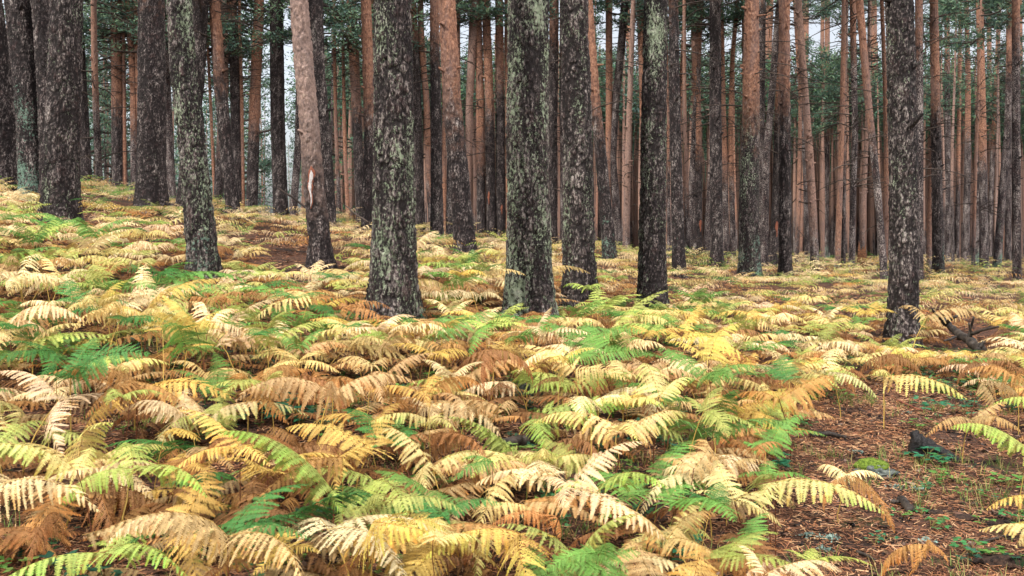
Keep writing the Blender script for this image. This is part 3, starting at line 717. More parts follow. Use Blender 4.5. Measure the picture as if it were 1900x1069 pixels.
# ------------------------------------------------------------------ bracken
def blade(L=.6, npairs=14, npin=16, el0=.5, arch=1.1, droop=.5, l0=.2, seed=0, hang=0., curl=0., tri=False, bend=.25, patt=0, fat=1.):
    R = np.random.default_rng(seed); nS = 40
    t = np.linspace(0, 1, nS); ang = el0 - arch * t ** 1.2; azz = bend * (t ** 1.5) * R.choice([-1, 1])
    T = np.stack([np.cos(ang) * np.sin(azz), np.cos(ang) * np.cos(azz), np.sin(ang)], 1)
    P = np.concatenate([[[0, 0, 0]], np.cumsum(T[:-1] * L / (nS - 1), 0)])
    mb = MB()
    tv, tf = tube(P[::3], np.linspace(.0026, .0008, len(P[::3])) * (L / .6), 3, False)
    mb.add(tv, tf, (.85, .75, .55))
    ti = .05 + .93 * (np.arange(npairs) / (npairs - 1)) ** .92
    ti = np.repeat(ti, 2) + R.normal(0, .006, npairs * 2); sd_ = np.tile([-1., 1.], npairs); n = npairs * 2
    Pi = np.stack([np.interp(ti, t, P[:, q]) for q in range(3)], 1); Ti = np.stack([np.interp(ti, t, T[:, q]) for q in range(3)], 1)
    S = np.cross(Ti, [0, 0, 1.]); S /= np.linalg.norm(S, axis=1)[:, None]; S *= sd_[:, None]
    phi = np.radians(76 - 30 * ti + R.normal(0, 7, n))[:, None]
    D0 = S * np.sin(phi) + Ti * np.cos(phi)
    ln = l0 * (1 - np.clip(ti, 0, .995)) ** .72 * np.interp(ti, [0, .22, 1], [.72, 1, 1]) * R.uniform(.88, 1.08, n)
    ln = np.maximum(ln, .012)
    dr = droop * R.uniform(.5, 1.6, n); ln = ln * np.where(R.random(n) < .06, .25, 1)
    s = np.linspace(.03, .97, npin); nS2 = npin
    ss = s[None, :, None]
    D = D0[:, None, :] + np.array([0, 0, -1.]) * (dr[:, None, None] * (.35 + 1.25 * ss) + hang)
    if curl: D = D + curl * ss ** 2 * (R.normal(0, 1, (n, 1, 3)))
    D /= np.linalg.norm(D, axis=2)[:, :, None]
    ds = (1 / npin) * ln[:, None, None]
    Q = Pi[:, None, :] + np.cumsum(D * ds, 1) - D * ds * .5
    Wv = Ti[:, None, :] - D * (Ti[:, None, :] * D).sum(2, keepdims=True); Wv /= np.linalg.norm(Wv, axis=2)[:, :, None] + 1e-9
    Nn = np.cross(D, Wv)
    pl = (.122 * fat * np.where(R.random((n, npin)) < .07, .3, 1)) * ln[:, None] * (1 - s[None]) ** .65 * np.interp(s, [0, .12, 1], [.75, 1, 1])[None] * R.uniform(.85, 1.1, (n, npin)) + .004
    pitch = ln[:, None, None] / npin; hw = pitch * .46
    Vs = []; 
    for sg in (-1., 1.):
        fold = R.uniform(-.35, .1, (n, npin, 1)) - curl * .8 * R.random((n, npin, 1))
        tip = Q + (Wv * sg + D * .38 + Nn * fold * (1 if True else 0)) * pl[:, :, None]
        if tri: Vs.append(np.stack([Q - D * hw * 1.1, Q + D * hw * 1.1, tip], 2))
        else: Vs.append(np.stack([Q - D * hw, Q + D * hw, tip + D * hw * .25, tip - D * hw * .55], 2))
    V = np.stack(Vs, 2)                        # n, npin, 2, k, 3
    k = V.shape[3]; V = V.reshape(-1, 3); m_ = len(V) // k
    b_ = np.arange(m_)[:, None] * k
    Fc = b_ + np.array([[0, 1, 2]]) if tri else np.concatenate([b_ + np.array([[0, 1, 2]]), b_ + np.array([[0, 2, 3]])])
    # colour variation between and along the pinnae
    base = np.ones((n, npin, 3)) * R.uniform(.82, 1.15, (n, 1, 1))
    tipc = {0: (1, 1, 1), 1: (.72, 1.12, .62), 2: (1.0, .74, .52), 3: (.9, 1.0, .8)}[patt]
    wgt = np.clip(ti[:, None] * .7 + s[None] * .6 - .25 + R.normal(0, .12, (n, 1)), 0, 1)[:, :, None]
    if patt == 3: wgt = (R.random((n, 1, 1)) < .25) * .8
    base = base * (1 - wgt + wgt * np.array(tipc)) * R.uniform(.9, 1.1, (n, npin, 1))
    dry = (R.random((n, 1, 1)) < .22) * R.uniform(.3, 1, (n, 1, 1)) * np.clip(s[None, :, None] * 1.6 - .2, 0, 1) + (s[None, :, None] > R.uniform(.6, 1.25, (n, 1, 1))) * .6
    dry = np.clip(dry, 0, 1) * (.45 if patt == 3 else .9); base = base * (1 - dry + dry * np.array((.72, .53, .32)))
    C = np.repeat(base.reshape(-1, 3), 2 * k, 0)
    mb.add(V, Fc, C)
    return mb
def blade_set(npairs, npin, tri, seeds, Lm=1.0):
    """kinds: 0 lush, 1 arched yellow, 2 drooping, 3 hanging dead"""
    out = {}
    spec = {0: dict(el0=.45, arch=.9, droop=.30, fat=1.05, patt=3), 1: dict(el0=.50, arch=1.15, droop=.75, patt=1), 6: dict(el0=.85, arch=1.0, droop=.6, patt=3, curl=.08), 2: dict(el0=.45, arch=1.35, droop=1.2, patt=0, curl=.12, fat=.9),
            3: dict(el0=.15, arch=1.75, droop=1.6, patt=2, curl=.6, hang=.5, fat=.8), 4: dict(el0=.48, arch=1.1, droop=.55, patt=0), 5: dict(el0=.5, arch=1.2, droop=.9, patt=2, curl=.1)}
    for k_, sp in spec.items():
        out[k_] = [blade(L=.60 + .05 * (s_ % 3 - 1), l0=.185 + .015 * (s_ % 2), bend=(.15, .5, .3, .7, .1)[s_ % 5], npairs=npairs, npin=npin, tri=tri, seed=s_ * 31 + k_, **sp) for s_ in range(seeds)]
    return out
B0 = blade_set(20, 22, False, 5); B1 = blade_set(17, 12, False, 4); B2 = blade_set(9, 5, True, 2); B3 = blade_set(6, 3, True, 2)
ME0 = {k: [b.mesh('frond', [LEAF]) for b in v] for k, v in B0.items()}
ME1 = {k: [b.mesh('frond', [LEAF]) for b in v] for k, v in B1.items()}
def stem_arr(lean, h, seed, r=.0042, seg=5):
    R = np.random.default_rng(seed); t = np.linspace(0, 1, 6)
    P = np.stack([lean * t ** 2 * .18, R.normal(0, .004, 6), t * h - .04 * (1 - t)], 1); P[0, 2] = -.05
    return tube(P, r * (1 - .35 * t), seg, False)
STEMS = []
for i in range(4):
    sv, sf = stem_arr([.0, .5, -.5, .9][i], 1.0, i); mbs = MB(); mbs.add(sv, sf); STEMS.append(mbs.mesh('stem', [STEM]))

PAL = {  # kinds of leaf colour: albedo, blade kinds, word
 'gold':  ((.56, .385, .105), (1, 4, 4, 6), 'golden'),
 'cream': ((.72, .555, .32), (4, 2, 2, 6), 'pale cream'),
 'straw': ((.61, .475, .195), (1, 2, 4), 'straw yellow'),
 'ochre': ((.44, .235, .085), (5, 2), 'orange-brown'),
 'dead':  ((.27, .135, .055), (3, 3, 2), 'withered brown'),
 'pink':  ((.52, .36, .17), (2, 5), 'pinkish tan'),
 'lime':  ((.36, .40, .11), (0, 1, 6), 'lime green'),
 'green': ((.13, .26, .06), (0, 0, 6), 'fresh green'),
 'deep':  ((.060, .18, .045), (0, 0), 'deep green'),
}
PK = list(PAL)
def pick_colour(u, v, R):
    # regional mixture as in the photograph
    p = dict(gold=.20, cream=.18, straw=.2, ochre=.08, dead=.09, pink=.05, lime=.14, green=.12, deep=.04)
    if v > 800 and u < 620: p.update(gold=.38, dead=.16, cream=.12, ochre=.08, lime=.09, green=.09)
    if u < 220 and 540 < v < 720: p.update(green=.30, deep=.2)
    if 560 < v < 700 and 200 < u < 680: p.update(green=.18, straw=.2)
    if 540 < v < 720 and 780 < u < 1320: p.update(green=.2, lime=.22)
    if 640 < v < 780 and 560 < u < 950: p.update(pink=.3, cream=.25, gold=.2, green=.02)
    if u > 1450 and 640 < v < 800: p.update(ochre=.32, cream=.2, gold=.14, straw=.1, green=.03)
    if v < 570: p.update(cream=.42, straw=.22, gold=.06, green=.09, lime=.15, dead=.04)
    if v < 460 and u < 350: p.update(green=.2, lime=.2, ochre=.14, pink=.12)
    if u > 1150 and v < 560: p.update(green=.12, lime=.17, cream=.36)
    w_ = np.array([p[k] for k in PK]); return PK[R.choice(len(PK), p=w_ / w_.sum())]

BARE = [(1715, 925, 260, 215, 1.), (1745, 1150, 250, 190, 1.), (1560, 1120, 70, 90, 1.), (1790, 640, 60, 22, 1.), (1560, 1010, 120, 120, 1.), (1640, 770, 130, 40, .8), (1130, 935, 90, 45, .8), (985, 745, 70, 26, .9), (560, 512, 100, 30, .95), (600, 540, 70, 20, .7), (1560, 600, 60, 22, .7),
        (560, 850, 50, 35, .8), (1330, 690, 60, 22, .7), (1560, 700, 70, 30, .6), (655, 590, 30, 20, .8), (1480, 640, 45, 16, .6), (190, 470, 50, 12, .5)]
def bare(u, v):
    r = 0.
    for a_, b_, c_, d_, s_ in BARE:
        if ((u - a_) / c_) ** 2 + ((v - b_) / d_) ** 2 < 1: r = max(r, s_)
    return r
R = np.random.default_rng(2024)
SKYL = [(t[1][0][0], t[1][0][1], t[2] / 2, info[t[0]][0]) for t in T if t[2] >= 13] + [(1795, 650, 60, 11.6), (1722, 850, 30, 5.6), (1625, 885, 30, 5.3), (560, 500, 70, 15.), (955, 838, 40, 5.4)]
def cap(x, y, h, s):
    z = float(gz(x, y)[0]); u = 950 + x * F / y; hm = h
    for ut, vb, hw, Yt in SKYL:
        if Yt < y + .05: continue
        if abs(u - ut) < hw + .26 * s * F / y:
            hm = min(hm, -(vb + 5 - VH) / F * y - .05 * s - z)
    return hm
plants = []   # x, y, z, height, azimuth, scale, palette key, kind, u, v
def add_plant(x, y, h, az, s, key, kind):
    z = float(gz(x, y)[0]); u, v = proj(x, y, z + h); plants.append([x, y, z, h, az, s, key, kind, u, v])
# plants set by hand where the photograph has a recognisable one: apex (u, v), distance, azimuth, scale, colour, kind
HAND = [
 (330, 985, 3.5, .25, 1.15, 'gold', 4), (600, 1010, 3.4, -.3, 1.0, 'gold', 4), (780, 1010, 3.4, 2.9, .9, 'gold', 4), (960, 965, 3.5, -1.5, .95, 'gold', 1), (150, 870, 4.1, 2.6, 1.1, 'straw', 1), (120, 900, 3.7, .5, 1.15, 'dead', 3),
 (60, 960, 3.3, 3.3, 1.1, 'dead', 3), (430, 860, 4.4, -.2, 1.0, 'dead', 3), (250, 730, 5.2, -.15, 1.3, 'gold', 4), (340, 770, 5.0, .1, 1.2, 'cream', 1), (660, 830, 4.5, 2.8, 1.1, 'gold', 4), (830, 905, 4.0, -2.7, .55, 'green', 0),
 (800, 965, 3.8, 0., .65, 'deep', 0), (960, 775, 5.4, 0., 1.1, 'lime', 1), (1150, 790, 5.2, -1.2, 1.0, 'pink', 3), (1100, 720, 5.9, 2.2, 1.1, 'lime', 1), (1260, 850, 4.6, .2, .95, 'cream', 4), (1320, 870, 4.4, -2.8, .8, 'cream', 4),
 (1430, 905, 4.4, -.25, .8, 'lime', 0), (1300, 1010, 3.5, 2.6, .85, 'straw', 5), (1340, 1035, 3.3, .4, .6, 'lime', 0), (1390, 1010, 3.6, 1., .45, 'green', 0), (1520, 1042, 3.5, -.4, .42, 'lime', 0), (1555, 872, 4.7, -1.4, .7, 'ochre', 3), (1570, 880, 4.8, -.3, .5, 'cream', 2),
 (1785, 775, 6.0, -1.2, .85, 'pink', 5), (1890, 840, 4.9, 3.0, .8, 'lime', 1), (1760, 1020, 3.9, 2.2, .55, 'ochre', 3), (1640, 700, 7.0, -.9, 1.1, 'straw', 1), (1560, 690, 7.3, 2.9, 1.1, 'cream', 1), (1480, 690, 7.3, .1, 1.0, 'straw', 4),
 (1690, 590, 10.5, .2, 1.3, 'pink', 2), (1890, 700, 6.8, 2.8, 1.0, 'ochre', 2), (1800, 710, 7.0, .3, 1.1, 'pink', 3), (850, 600, 7.6, .2, 1.2, 'green', 0), (1050, 640, 7.4, -.4, 1.1, 'green', 0), (950, 600, 7.7, -.9, 1.0, 'pink', 3), (1100, 575, 9., .2, 1.1, 'lime', 0),
 (1240, 580, 9.6, -.2, 1.2, 'green', 0), (40, 600, 6.5, 0.1, 1.3, 'deep', 0), (60, 650, 6.0, .1, 1.3, 'green', 0), (500, 600, 6.8, 0., 1.2, 'green', 0), (340, 545, 8., 3.1, 1.2, 'green', 0), (250, 520, 8.6, .1, 1.3, 'green', 0), (470, 480, 15., .2, 1.0, 'lime', 0),
 (900, 510, 12., .1, 1.7, 'cream', 2), (440, 640, 6.2, -.1, 1.3, 'cream', 4), (600, 640, 6.4, .2, 1.3, 'straw', 4), (170, 560, 7.5, -.2, 1.5, 'straw', 4), (730, 610, 7.2, .1, 1.2, 'gold', 4), (1000, 880, 4.3, 3.0, .9, 'cream', 4), (620, 490, 14., .2, .9, 'lime', 1),
 (1090, 535, 11.2, .3, .9, 'lime', 1), (1395, 650, 8., .2, .8, 'green', 0), (1180, 690, 6.5, .3, 1.2, 'green', 0), (690, 720, 5.9, 3., 1.2, 'pink', 2), (860, 700, 6.2, .2, 1.2, 'pink', 5), (760, 750, 5.6, -.3, 1.2, 'cream', 2),
]
for (u, v, Y, az, s, key, kind) in HAND:
    x = (u - 950) / F * Y; zt = -(v - VH) / F * Y; h = float(np.clip(zt - gz(x, Y)[0], .12, .75)); add_plant(x, Y, h, az, s, key, kind)
hand_n = len(plants)
def try_fill(n, y0, y1, mind, margin, bare_off):
    pts = [(p[0], p[1]) for p in plants]; cellm = {}
    def keyf(x, y): return (int(x // mind), int(y // mind))
    for q in pts: cellm.setdefault(keyf(*q), []).append(q)
    made = 0
    for _ in range(n):
        y = math.sqrt(R.uniform(y0 * y0, y1 * y1)); half = (950 + margin) / F * y + .3; x = R.uniform(-half, half)
        k0 = keyf(x, y)
        if any((x - a_) ** 2 + (y - b_) ** 2 < mind * mind for i in (-1, 0, 1) for j in (-1, 0, 1) for a_, b_ in cellm.get((k0[0] + i, k0[1] + j), ())): continue
        z = float(gz(x, y)[0]); u, v = proj(x, y, z)
        if max(bare(u, v), bare(u, v - bare_off * F / y)) > R.random(): continue
        if any((x - tx) ** 2 + (y - ty) ** 2 < (tr_ + .05) ** 2 for tx, ty, tr_ in trees_xy if abs(ty - y) < 1): continue
        h = R.uniform(.14, .56) if y > 4.5 else R.uniform(.12, .42)
        # keep the trunk feet of the near pines in view
        s = R.uniform(.5, 1.05)
        h = cap(x, y, h, s)
        if h < .05: continue
        key = pick_colour(u, v - h * F / y, R); kd = PAL[key][1]; kind = int(kd[R.integers(len(kd))])
        if key in ('dead', 'ochre'): h *= .8
        if kind == 6 and y < 4.8: kind = 4; s *= .9
        add_plant(x, y, h, R.uniform(0, 6.28), s, key, kind); cellm.setdefault(k0, []).append((x, y)); made += 1
    return made
try_fill(8000, 3.0, 7.5, .20, 120, .30)
try_fill(14000, 7.5, 14, .235, 200, .2)
try_fill(16000, 14, 27, .34, 250, .1)
try_fill(9000, 27, 62, .75, 100, 0)

# rank by apparent size inside the frame -> the 300 largest become things of their own
def insz(p):
    if not (-60 < p[8] < 1960 and p[9] < 1150): return -1
    return p[5] / p[1]
order = sorted(range(len(plants)), key=lambda i: -insz(plants[i]))
solo = set(order[:300]) | set(i for i in range(hand_n) if plants[i][1] < 9)
solo = set(sorted(solo, key=lambda i: -insz(plants[i]))[:300])
DEPTH = [(955, 'along the bottom edge'), (870, 'in the lowest fern rows'), (780, 'in the lower foreground'), (700, 'in the mid foreground'), (640, 'just before the big trunks'), (580, 'among the big trunk feet'), (-999, 'behind the big trunks')]
ZONE = [(110, 'near left edge'), (230, 'below stout flared pine'), (330, 'below broad dark pine'), (450, 'below green-lichened pine'), (540, 'left of scarred pine'), (650, 'below scarred pine'), (790, 'below thickest trunk'),
        (900, 'right of thickest trunk'), (1020, 'below pale lichened trunk'), (1140, 'below purplish trunk'), (1260, 'below dark speckled trunk'), (1360, 'left of mossy-footed pine'), (1470, 'below mossy-footed pine'),
        (1600, 'left of cracked right trunk'), (1720, 'below cracked right trunk'), (1810, 'right of cracked trunk'), (99999, 'near right edge')]
FORM = {6: 'upright', 0: 'leafy', 1: 'arching', 2: 'drooping', 3: 'shrivelled', 4: 'spreading', 5: 'curling'}
cellp = {}
JIT = np.random.default_rng(8)
for i in sorted(solo):
    x, y, z, h, az, s, key, kind, u, v = plants[i]
    root = empty('bracken_fern', (x, y, z), az)
    c = np.array(PAL[key][0]) * JIT.uniform(.85, 1.15) * JIT.uniform(.94, 1.06, 3)
    st = obj('stem', STEMS[i % 4], root); st.scale = (h, h, h) if False else (s, s, h)
    st.color = [(.10, .035, .015, 1), (.42, .28, .07, 1), (.30, .20, .05, 1)][i % 3]
    lx = [.0, .09, -.09, .162][i % 4] * s
    MEs = ME0 if y < 6.5 else ME1
    for q, (da, sc_) in enumerate((((0., 1.0), (1.25, .82), (-1.25, .82)), ((0., 1.05), (1.7, .6)), ((.2, .9), (1.5, .8), (-1.0, .7), (2.8, .5)), ((0., 1.1), (-1.4, .75)), ((.3, .8), (2.4, .8), (-1.9, .8)))[i % 5]):
        f = obj('frond', MEs[kind][(i * 3 + q) % len(MEs[kind])], root)
        f.location = (lx, 0, h - .004); f.rotation_euler = (JIT.normal(0, .26), JIT.normal(0, .32), -math.pi / 2 + da + JIT.normal(0, .22))
        k_ = s * sc_ * JIT.uniform(.75, 1.1); f.scale = (k_ * JIT.choice([-1, 1]) if False else k_, k_, k_); f.color = (*(c * JIT.uniform(.93, 1.07)), 1)
    dn = next(n for t_, n in DEPTH if v >= t_); zn = next(n for t_, n in ZONE if u < t_)
    cellp.setdefault((PAL[key][2] + ' ' + FORM[kind], dn, zn), []).append((u, root))
for (adj, dn, zn), lst in cellp.items():
    lst.sort(key=lambda t: t[0])
    for i, (u, o) in enumerate(lst):
        pre = '' if len(lst) == 1 else ('leftmost ' if i == 0 else 'rightmost ' if i == len(lst) - 1 else ORD[i] + ' ')
        tag(o, f'{pre}{adj} bracken {dn}, {zn}', 'fern', 'bracken ferns of the foreground')

# everything farther is one carpet
def carpet(name, ids, label):
    mbs = MB(); R = np.random.default_rng(4)
    groups = {}
    for i in ids:
        x, y, z, h, az, s, key, kind, u, v = plants[i]
        lod = 0 if y < 5.5 else 1 if y < 12.5 else 2 if y < 24 else 3
        c = np.array(PAL[key][0]) * R.uniform(.82, 1.18) * R.uniform(.94, 1.06, 3)
        for q, (da, sc_) in enumerate(((0., 1.0), (1.25, .82), (-1.25, .82)) if i % 2 else ((.3, .8), (2.4, .8), (-1.9, .8))):
            k_ = s * sc_ * R.uniform(.9, 1.1) * (1.0 if lod < 3 else 1.35)
            groups.setdefault((lod, kind, (i + q) % 2), []).append((x, y, z + h, az - math.pi / 2 + da + R.normal(0, .12), k_, c))
    for (lod, kind, q), lst in groups.items():
        V, Fc, C, _ = {0: B0, 1: B1, 2: B2, 3: B3}[lod][kind][q].arrays()
        A = np.array([t[:5] for t in lst]); cc = np.array([t[5] for t in lst])
        v2, f2, c2 = stack(V, Fc, A[:, :3], A[:, 3], np.repeat(A[:, 4:5], 3, 1), cc, C)
        mbs.add(v2, f2, c2)
    return tag(obj(name, mbs.mesh(name, [LEAF])), label, 'ferns', None, 'stuff')
rest = [i for i in range(len(plants)) if i not in solo]
carpet('bracken_carpet', rest, 'dense carpet of autumn bracken covering the forest floor farther back')
print('plants', len(plants), 'solo', len(solo), 'trees', len(T), len(fill))

mbs = MB(); Rd = np.random.default_rng(90); G_ = {}
for _ in range(2800):
    y = math.sqrt(Rd.uniform(9.5, 200)); x = Rd.uniform(-.64, .64) * y; z = float(gz(x, y)[0]); u, v = proj(x, y, z)
    if bare(u, v) > Rd.random() * .7 or cap(x, y, .3, .8) < .04: continue
    key = ('dead', 'dead', 'ochre', 'pink')[Rd.integers(4)]; kind = (3, 5, 2)[Rd.integers(3)]; h = Rd.uniform(.03, .20)
    G_.setdefault((kind, int(Rd.integers(4)), y < 6), []).append((x, y, z + h, Rd.uniform(0, 6.28), Rd.uniform(.45, .95), np.array(PAL[key][0]) * Rd.uniform(.6, 1.1)))
for (kind, q, near), lst in G_.items():
    V, Fc, C, _ = (B0 if near else B1)[kind][q].arrays(); A = np.array([t[:5] for t in lst])
    mbs.add(*stack(V, Fc, A[:, :3], A[:, 3], np.stack([A[:, 4], A[:, 4], A[:, 4] * .5], 1), np.array([t[5] for t in lst]), C))
tag(obj('dead_bracken_litter', mbs.mesh('dead_bracken_litter', [LEAF])), 'collapsed brown dead bracken matted between the standing ferns', 'dead ferns', None, 'stuff')

# ------------------------------------------------------------------ forest floor litter and seedlings
R = np.random.default_rng(31)
def litter(n, n2, y0, y1, y2):
    y = np.concatenate([np.sqrt(R.uniform(y0 * y0, y1 * y1, n)), np.sqrt(R.uniform(y1 * y1, y2 * y2, n2))]); n = n + n2; x = R.uniform(-.66, .66, n) * y
    kp = fbm(np.stack([x * 3, y * 3, x * 0], 1), 41, 3) + R.normal(0, .08, n) > -.10; x, y = x[kp], y[kp]; n = len(x)
    z = gz(x, y) + R.uniform(.001, .016, n); a_ = R.uniform(0, 6.28, n); ln = R.uniform(.02, .06, n) * np.where(y > 9.5, 2.2, 1.); wd = R.uniform(.0010, .0022, n) * (1 + y / 8) * np.where(y > 9.5, 1.8, 1.); tl = R.normal(0, .12, n)
    d = np.stack([np.cos(a_), np.sin(a_), tl], 1); s = np.stack([-np.sin(a_), np.cos(a_), R.normal(0, .3, n)], 1)
    c = np.stack([x, y, z], 1)
    V = np.stack([c - d * ln[:, None] / 2 - s * wd[:, None], c - d * ln[:, None] / 2 + s * wd[:, None], c + d * ln[:, None] / 2 + s * wd[:, None] * .6, c + d * ln[:, None] / 2 - s * wd[:, None] * .6], 1).reshape(-1, 3)
    Fq = np.arange(n * 4).reshape(-1, 4)
    pal = np.array([(.30, .135, .062), (.16, .066, .034), (.40, .24, .13), (.06, .03, .02), (.22, .095, .05)])
    return mesh('needle_litter', V, Fq, [STEM], uvcol=np.repeat(pal[R.integers(0, 5, n)], 4, 0))
tag(obj('fallen_needles', litter(190000, 45000, 3.0, 9.5, 21.)), 'reddish brown pine needles littering the bare forest floor', 'needles', None, 'stuff')

def chips(n):
    R = np.random.default_rng(55); y = np.sqrt(R.uniform(9, 90, n)); x = R.uniform(-.64, .64, n) * y; sz = R.uniform(.006, .028, n) * np.where(R.random(n) < .05, 2., 1.)
    q = R.normal(0, 1, (n, 6, 3)); q /= np.linalg.norm(q, axis=2)[:, :, None]; q = q * sz[:, None, None] * [1, 1, .45]
    V = (q + np.stack([x, y, gz(x, y) + sz * .25], 1)[:, None]).reshape(-1, 3); b_ = np.arange(n)[:, None] * 6
    Fc = np.concatenate([b_ + [f] for f in ([0, 1, 2], [0, 2, 3], [0, 3, 4], [5, 2, 1], [5, 3, 2], [1, 0, 4], [5, 4, 3])])
    pal = np.array([(.03, .02, .018), (.07, .035, .028), (.13, .07, .05), (.02, .016, .015), (.20, .13, .10)]); return mesh('bark_chips', V, Fc, [STEM], uvcol=np.repeat(pal[R.integers(0, 5, n)], 6, 0))
tag(obj('bark_chips', chips(9000)), 'small dark bark flakes and crumbs of soil strewn over the needles', 'litter', None, 'stuff')
def leaf_quads(C, D, ln, wd, cup=.1):
    """simple pointed leaves: base C, direction D"""
    n = len(C); D = D / np.linalg.norm(D, axis=1)[:, None]; S = np.cross(D, [0, 0, 1.]); S /= np.linalg.norm(S, axis=1)[:, None] + 1e-9
    U = np.cross(S, D); m_ = C + D * ln[:, None] * .45
    V = np.stack([C, m_ + S * wd[:, None] + U * cup * wd[:, None], C + D * ln[:, None], m_ - S * wd[:, None] + U * cup * wd[:, None]], 1)
    return V.reshape(-1, 3), np.concatenate([np.arange(n)[:, None] * 4 + [[0, 1, 2]], np.arange(n)[:, None] * 4 + [[0, 2, 3]]])
def sprig(seed, k=5, size=.03):
    R = np.random.default_rng(seed); mb = MB()
    for i in range(k):
        az = R.uniform(0, 6.28); h = R.uniform(.02, .07); r = R.uniform(.01, .05); tip = np.array([np.cos(az) * r, np.sin(az) * r, h])
        mb.add(*tube(np.stack([[0, 0, -.01], tip * [.4, .4, .7], tip]), .0012, 3, False), (.5, .8, .4))
        a3 = az + np.array([-1.3, 0, 1.3]); D = np.stack([np.cos(a3), np.sin(a3), R.uniform(-.2, .4, 3)], 1)
        V, Fc = leaf_quads(np.repeat(tip[None], 3, 0), D, np.full(3, size * R.uniform(.7, 1.3)), np.full(3, size * .38)); mb.add(V, Fc, np.ones(3) * R.uniform(.7, 1.3))
    return mb
SP = [sprig(i, 4 + i % 4, .022 + .006 * (i % 3)) for i in range(6)]
# uncountable scatter
n = 5200; y = np.sqrt(R.uniform(9, 140, n)); x = R.uniform(-.64, .64, n) * y
keep = fbm(np.stack([x * 1.1, y * 1.1, x * 0], 1), 4, 3) + R.normal(0, .06, n) > .02; x, y = x[keep], y[keep]; mb = MB()
for q in range(6):
    sel = np.arange(len(x)) % 6 == q; V, Fc, C, _ = SP[q].arrays(); k_ = sel.sum()
    g = np.array([(.05, .15, .06), (.09, .20, .04), (.03, .10, .06), (.14, .22, .05)])[R.integers(0, 4, k_)]
    mb.add(*stack(V, Fc, np.stack([x[sel], y[sel], gz(x[sel], y[sel])], 1), R.uniform(0, 6.28, k_), np.repeat(R.uniform(.5, 1.3, (k_, 1)), 3, 1), g, C))
tag(obj('ground_cover', mb.mesh('ground_cover', [LEAF])), 'tiny green seedlings and clover scattered over the needle litter', 'ground cover', None, 'stuff')
# grass wisps
def grass(n):
    y = np.sqrt(R.uniform(9, 90, n)); x = R.uniform(-.64, .64, n) * y
    keep = fbm(np.stack([x * 1.7, y * 1.7, x * 0 + 5], 1), 14, 3) > .06; x, y = x[keep], y[keep]; n = len(x); x = np.repeat(x, 9) + R.normal(0, .025, n * 9); y = np.repeat(y, 9) + R.normal(0, .025, n * 9); n = len(x)
    c = np.stack([x, y, gz(x, y) - .004], 1); a_ = R.uniform(0, 6.28, n); d = np.stack([np.cos(a_) * .5, np.sin(a_) * .5, np.ones(n)], 1); ln = R.uniform(.04, .11, n)[:, None]; s = np.stack([-np.sin(a_), np.cos(a_), a_ * 0], 1) * .0018
    V = np.stack([c - s, c + s, c + d * ln * .6 + s * .7, c + d * ln * .6 - s * .7, c + d * ln + np.stack([np.cos(a_), np.sin(a_), -.4 * np.ones(n)], 1) * ln * .25], 1).reshape(-1, 3)
    b_ = np.arange(n)[:, None] * 5; Fc = np.concatenate([b_ + [[0, 1, 2]], b_ + [[0, 2, 3]], b_ + [[3, 2, 4]]])
    pal = np.array([(.10, .19, .04), (.16, .22, .05), (.30, .25, .09)]); return mesh('grass', V, Fc, [LEAF], uvcol=np.repeat(pal[R.integers(0, 3, n)], 5, 0))
tag(obj('grass', grass(2600)), 'short wispy grass blades growing through the needle litter', 'grass', None, 'stuff')

def at(u, v, lift=0.):
    Y = hit(u, v); x = (u - 950) / F * Y; return np.array([x, Y, float(gz(x, Y)[0]) + lift])
# individual low plants in the clearing
def bramble(u, v, size, label, colr, k=9, seed=0):
    p = at(u, v); root = empty('bramble_seedling', tuple(p)); R = np.random.default_rng(seed + 900)
    stm, lf = MB(), MB()
    for i in range(k):
        az = R.uniform(0, 6.28); r = size * R.uniform(.3, 1); h = size * R.uniform(.25, .8); tip = np.array([np.cos(az) * r, np.sin(az) * r, h])
        stm.add(*tube(np.stack([[0, 0, -.01], tip * [.4, .4, .8], tip]), .0018, 4, False), (.12, .10, .03))
        a3 = az + np.array([-1.2, 0, 1.2]); D = np.stack([np.cos(a3), np.sin(a3), R.uniform(-.3, .2, 3)], 1); V, Fc = leaf_quads(np.repeat(tip[None], 3, 0), D, np.full(3, size * .38), np.full(3, size * .15)); lf.add(V, Fc, np.ones(3) * R.uniform(.8, 1.2))
    obj('stem', stm.mesh('stem', [STEM]), root); o = obj('leaves', lf.mesh('leaves', [LEAF]), root); o.color = (*colr, 1)
    return tag(root, label, 'seedling', 'green seedlings in the clearing')
G1, G2, G3 = (.03, .16, .08), (.10, .24, .05), (.05, .19, .06)
